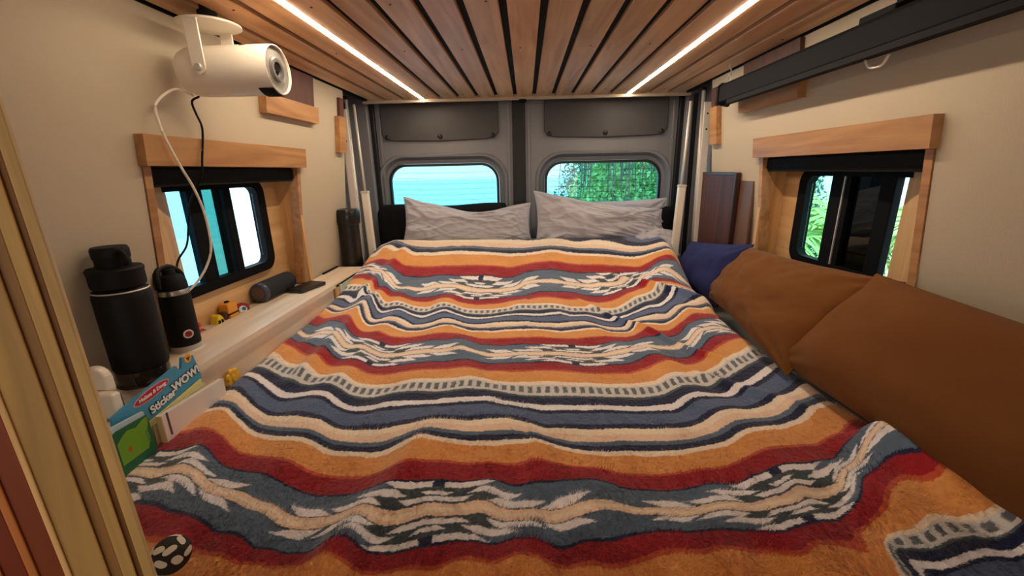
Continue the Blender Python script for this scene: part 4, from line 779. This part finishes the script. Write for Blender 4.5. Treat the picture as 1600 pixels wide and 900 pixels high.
# ================================================================ POLES IN THE REAR CORNERS
def bar(name, p, q, w, dpt, m, parent):
    p, q = Vector(p), Vector(q); L_ = (q-p).length; bm = bmesh.new(); add_box(bm, (-w/2,-dpt/2,0), (w/2,dpt/2,L_), min(w,dpt)*.2)
    z = (q-p).normalized(); y = Vector((0,1,0)); x = y.cross(z).normalized(); y = z.cross(x)
    mt = Matrix(((x.x,y.x,z.x,p.x),(x.y,y.y,z.y,p.y),(x.z,y.z,z.z,p.z),(0,0,0,1)))
    for v in bm.verts: v.co = mt @ v.co
    return link(name, bm, m, parent)
KP = .948
def kp(p): return (p[0]*KP, p[1]*KP, 1.45+(p[2]-1.45)*KP if p[2] > .9 else (.71 if p[0] < 0 else .88))
def pole(kind, p, q, label, w=.03, dpt=.012, m=None, r=None, extra=None):
    p, q = kp(p), kp(q); t = tag(empty(kind, q), label, 'pole')
    p_ = Vector(p)-Vector(q)
    if r: tube('shaft', [(0,0,0), p_], r, m, t, 12)
    else: bar('shaft', (0,0,0), p_, w, dpt, m, t)
    if extra: extra(t, p_)
    return t
def holes(t, p):
    for k in (.06,.14): lathe('bolt', [(0,.002),(.004,.0018),(.0045,0)], p*(1-k)+Vector((0,-.007,0)), (0,-1,0), M['black'], t, 10)
def top_cap(t, p): box('clip', (p.x-.009,p.y-.009,p.z-.004), (p.x+.009,p.y+.009,p.z+.012), M['black'], t, .002)
pole('flat_pole', (-.917,2.24,1.765), (-.905,2.20,.71), 'flat off-white slat, leftmost of the poles in the left rear corner', .034, .014, M['whiteslat'], extra=holes)
pole('tent_pole', (-.902,2.25,1.815), (-.886,2.21,.71), 'thin metal pole between the two white ones in the left rear corner', m=M['alu'], r=.0075, extra=top_cap)
pole('black_strap', (-.917,2.26,1.80), (-.900,2.24,.71), 'dark strap hanging behind the metal pole in the left rear corner', .018, .004, M['black'])
def sleeve_l(t, p): bar('sleeve', Vector(kp((-.835,2.22,.71)))-Vector(t.location), Vector(kp((-.851,2.235,1.352)))-Vector(t.location), .036, .026, M['whiteplastic'], t); box('collar', Vector(kp((-.871,2.22,1.350)))-Vector(t.location), Vector(kp((-.831,2.25,1.362)))-Vector(t.location), M['whiteslat'], t, .002)
pole('telescopic_pole', (-.860,2.24,1.785), (-.846,2.232,1.20), 'telescopic pole with a wide white lower sleeve in the left rear corner', m=M['alu'], r=.0065, extra=sleeve_l)
pole('flat_pole', (.898,2.24,1.755), (.900,2.20,.71), 'flat off-white slat, rightmost of the poles in the right rear corner', .034, .014, M['whiteslat'], extra=holes)
pole('tent_pole', (.878,2.25,1.812), (.884,2.21,.71), 'thin metal pole beside the rightmost slat in the right rear corner', m=M['alu'], r=.0085, extra=top_cap)
pole('black_strap', (.850,2.27,1.80), (.856,2.26,.71), 'dark strap hanging between the poles in the right rear corner', .022, .004, M['black'])
def sleeve_r(t, p): bar('sleeve', Vector(kp((.785,2.22,.71)))-Vector(t.location), Vector(kp((.806,2.235,1.352)))-Vector(t.location), .036, .026, M['whiteplastic'], t); box('collar', Vector(kp((.786,2.22,1.350)))-Vector(t.location), Vector(kp((.826,2.25,1.362)))-Vector(t.location), M['whiteslat'], t, .002)
pole('telescopic_pole', (.816,2.24,1.76), (.798,2.232,1.20), 'telescopic pole with a wide white lower sleeve in the right rear corner', m=M['alu'], r=.007, extra=sleeve_r)
# black cylindrical case
t = tag(empty('cylinder_case', (-.860,1.998,.70)), 'tall black cylindrical case standing in the left rear corner behind the ledge', 'case'); L = local(t)
cm = mat('case_black', rgb(16,15,17), .28, bump=.2, bscale=30)
L(lathe('body', [(0,0),(.046,0),(.047,.01),(.049,.50),(.050,.52)], (-.860,1.998,.70), (0,0,1), cm, t, 40))
L(lathe('lid', [(.051,.515),(.056,.522),(.058,.54),(.058,.575),(.053,.588),(.02,.592),(0,.592)], (-.860,1.998,.70), (0,0,1), cm, t, 40))

# ================================================================ RIGHT SIDE: SCREEN CASE, BOARDS
t = tag(empty('projection_screen', (.78,1.1,1.72)), 'long black projection screen housing hung under the ceiling along the right wall', 'projection screen'); L = local(t)
bm = bmesh.new(); prof = [(.756,1.690),(.772,1.686),(.776,1.678),(.792,1.678),(.802,1.688),(.804,1.740),(.797,1.752),(.785,1.757),(.765,1.755),(.756,1.744)]
add_prism(bm, prof, .05, 1.790, 1); o = L(link('housing', bm, M['blackmetal'], t)); bv = o.modifiers.new('b','BEVEL'); bv.width = .003; bv.segments = 2
bm = bmesh.new(); add_prism(bm, [(.752,1.684),(.80,1.674),(.808,1.69),(.808,1.745),(.796,1.761),(.765,1.760),(.752,1.748)], 1.790, 1.806, 1); L(link('end_cap', bm, M['black'], t))
bm = bmesh.new(); add_prism(bm, [(.758,1.676),(.774,1.676),(.774,1.690),(.758,1.690)], .08, 1.72, 1); L(link('weight_bar', bm, M['black'], t))
L(tube('hanging_ring', [(.780+.0, 1.765+.012*math.cos(a), 1.772+.012*math.sin(a)) for a in [k*PI/10 for k in range(21)]], .0022, M['alu'], t, 6))
L(tube('hook', catmull([(.780,1.765,1.783),(.783,1.765,1.800),(.776,1.765,1.812),(.780,1.765,1.833)], 5), .002, M['alu'], t, 6))
L(box('mount_bracket', (.775,1.02,1.752), (.815,1.12,1.772), M['black'], t, .003)); L(box('mount_bracket', (.775,.93,1.768), (.81,1.02,1.79), M['black'], t, .003))
L(tube('pull_loop', catmull([(.785,1.09,1.678),(.787,1.075,1.660),(.790,1.045,1.658),(.79,1.03,1.676)], 5), .003, M['whiteplastic'], t, 6))
t = tag(empty('wooden_board', (.865,1.95,1.0)), 'dark red-brown wooden board leaning on the right wall behind the blue pillow', 'board')
bm = bmesh.new(); add_box(bm, (-.012,-.175,-.12), (.006,.18,.424), .003); link('panel', bm, M['darkbrown'], t)
bm = bmesh.new(); add_box(bm, (-.0135,-.177,.412), (.0075,.182,.4245), .003); add_box(bm, (-.0135,-.1785,-.12), (.0075,-.168,.424), .003); link('edge_band', bm, mat('edge_dark', rgb(50,28,22), .4), t)
t = tag(empty('wooden_board', (.886,1.73,1.0)), 'narrower dark board behind the red-brown board, edge showing beside the right window', 'board')
bm = bmesh.new(); add_box(bm, (-.012,-.055,-.12), (.0,.12,.392), .003); link('panel', bm, mat('board_taupe', rgb(104,74,58), .5, vary=.1), t)
# ceiling rear button
t = tag(empty('ceiling_latch', (-.012,2.375,1.806)), 'small black round latch at the middle of the ceiling rear edge', 'latch')
lathe('knob', [(0,-.012),(.016,-.011),(.021,-.006),(.021,.002),(0,.002)], (0,0,0), (0,0,1), M['black'], t, 24); box('plate', (-.012,-.008,0), (.012,.012,.004), M['blackmetal'], t)

# ================================================================ OUTSIDE
gm = mat('pale_concrete', rgb(205,214,214), .8, vary=.05, bscale=3)
struct(box('ground', (-40,-40,-.66), (40,14,-.60), gm))
wm = mat('lake_water', rgb(120,190,205), .25, bump=.3, bscale=2); struct(box('lake', (-60,14,-.68), (60,120,-.62), wm))
def leaf_mat(name, c, c2):
    m = wood(name, c, c2, 1, .5, .8, rnd=.25); return m
LG = leaf_mat('leaf_green', rgb(200,220,130), rgb(120,170,80)); LD = leaf_mat('leaf_dark', rgb(96,136,70), rgb(48,86,44)); DRY = leaf_mat('dry_frond', rgb(150,120,96), rgb(100,80,66))
def palm(loc, h, nf, ln, m, label, droop=1.0, seed=0, trunk=True, group=None):
    t = tag(empty('palm', loc), label, 'palm', group); r = random.Random(seed)
    if trunk: lathe('trunk', [(.16,0),(.12,.3),(.10,h*.5),(.11,h),(0,h+.02)], (0,0,0), (0,0,1), mat('palm_trunk', rgb(96,80,62), .9, bump=1, bscale=14), t, 14)
    for i in range(nf):
        a = i*2.399+r.random()*.4; el = r.uniform(-.1,1.1); bm = bmesh.new(); pts = []
        for k in range(9):
            s = k/8; rr = ln*s*math.cos(el*(1-s*.3)); zz = h+ln*s*math.sin(el)-droop*ln*.55*s*s; pts.append(Vector((math.cos(a)*rr, math.sin(a)*rr, zz)))
        add_tube(bm, pts, [.014-.0012*k for k in range(9)], 4)
        side = Vector((-math.sin(a), math.cos(a), 0))
        for k in range(26):
            s = .12+.86*k/25; j = min(int(s*8),7); f = s*8-j; p = pts[j].lerp(pts[j+1], f); tan = (pts[j+1]-pts[j]).normalized(); ll = ln*.34*math.sin(PI*min(1,s*.9+.1))**.6*r.uniform(.8,1.1)
            for sg in (-1,1):
                e = p+side*sg*ll*.75+tan*ll*.55-Vector((0,0,ll*r.uniform(.15,.5))); wv = tan*.016
                v = [bm.verts.new(q) for q in (p-wv, p+wv, (p+e)/2+wv*1.2+Vector((0,0,.03*ll)), e, (p+e)/2-wv*1.2+Vector((0,0,.03*ll)))]
                bm.faces.new((v[0],v[1],v[2],v[4])); bm.faces.new((v[4],v[2],v[3]))
        link('frond', bm, m, t)
    return t
def shrub(loc, rx, ry, rz, nl, sz, m, label, seed=0, group=None):
    t = tag(empty('shrub', loc), label, 'shrub', group); r = np.random.default_rng(seed)
    u = r.normal(size=(nl,3)); u /= np.linalg.norm(u,axis=1)[:,None]; u[:,2] = np.abs(u[:,2]); c = u*np.array([rx,ry,rz])*(.65+.4*r.random((nl,1)))
    a = r.normal(size=(nl,3)); a /= np.linalg.norm(a,axis=1)[:,None]; b = np.cross(a, r.normal(size=(nl,3))); b /= np.linalg.norm(b,axis=1)[:,None]
    s = sz*(.6+.8*r.random((nl,1))); V = np.stack([c-a*s, c-b*s*.4, c+a*s, c+b*s*.4], 1).reshape(-1,3)
    o = np_mesh('foliage', V, np.arange(nl*4).reshape(-1,4), None, m, False); o.parent = t; o['kind'] = 'stuff'
    for k in range(4): tube('stem', [(0,0,0), (rx*.4*math.cos(k*1.6),ry*.4*math.sin(k*1.6),rz*.6)], .03, DRY, t, 6)
    return t
for i, (x, y, rx, rz, s, lab) in enumerate(((1.75,7.2,1.25,2.6,.10,'big leafy shrub seen through the right rear window'),(4.2,8.0,1.3,2.9,.09,'leafy shrub at the right edge of the right rear window'),(2.4,10.6,1.8,3.3,.11,'taller shrub behind the others seen through the right rear window'))):
    shrub((x,y,-.6), rx, 1.0, rz, 17000, s*.48, (LG,LD,LD)[i], lab, 20+i)
t = tag(empty('palm_skirt', (.95,5.2,-.6)), 'hanging dry palm fronds seen at the top left of the right rear window', 'palm')
lathe('trunk', [(.14,2.4),(.13,3.6),(0,3.62)], (0,0,0), (0,0,1), DRY, t, 12)
rr = random.Random(5)
for k in range(46):
    a = rr.uniform(0,2*PI); r0 = rr.uniform(.1,.5); L_ = rr.uniform(.5,1.15); tube('dry_frond', [(r0*.3*math.cos(a),r0*.3*math.sin(a),2.85),(r0*math.cos(a),r0*math.sin(a),2.7),(r0*1.15*math.cos(a),r0*1.15*math.sin(a),2.7-L_)], [.02,.014,.004], DRY, t, 4)
palm((3.1,4.1,-.6), 1.25, 22, 1.7, LG, 'bright green palm nearest the right side window', 1.1, 3)
palm((3.9,2.2,-.6), .9, 20, 1.9, LG, 'low green palm outside the right window, nearer its front end', 1.0, 8)
palm((6.4,4.8,-.6), 2.0, 18, 2.0, LD, 'taller dark green palm behind the bright one outside the right window', .9, 5)
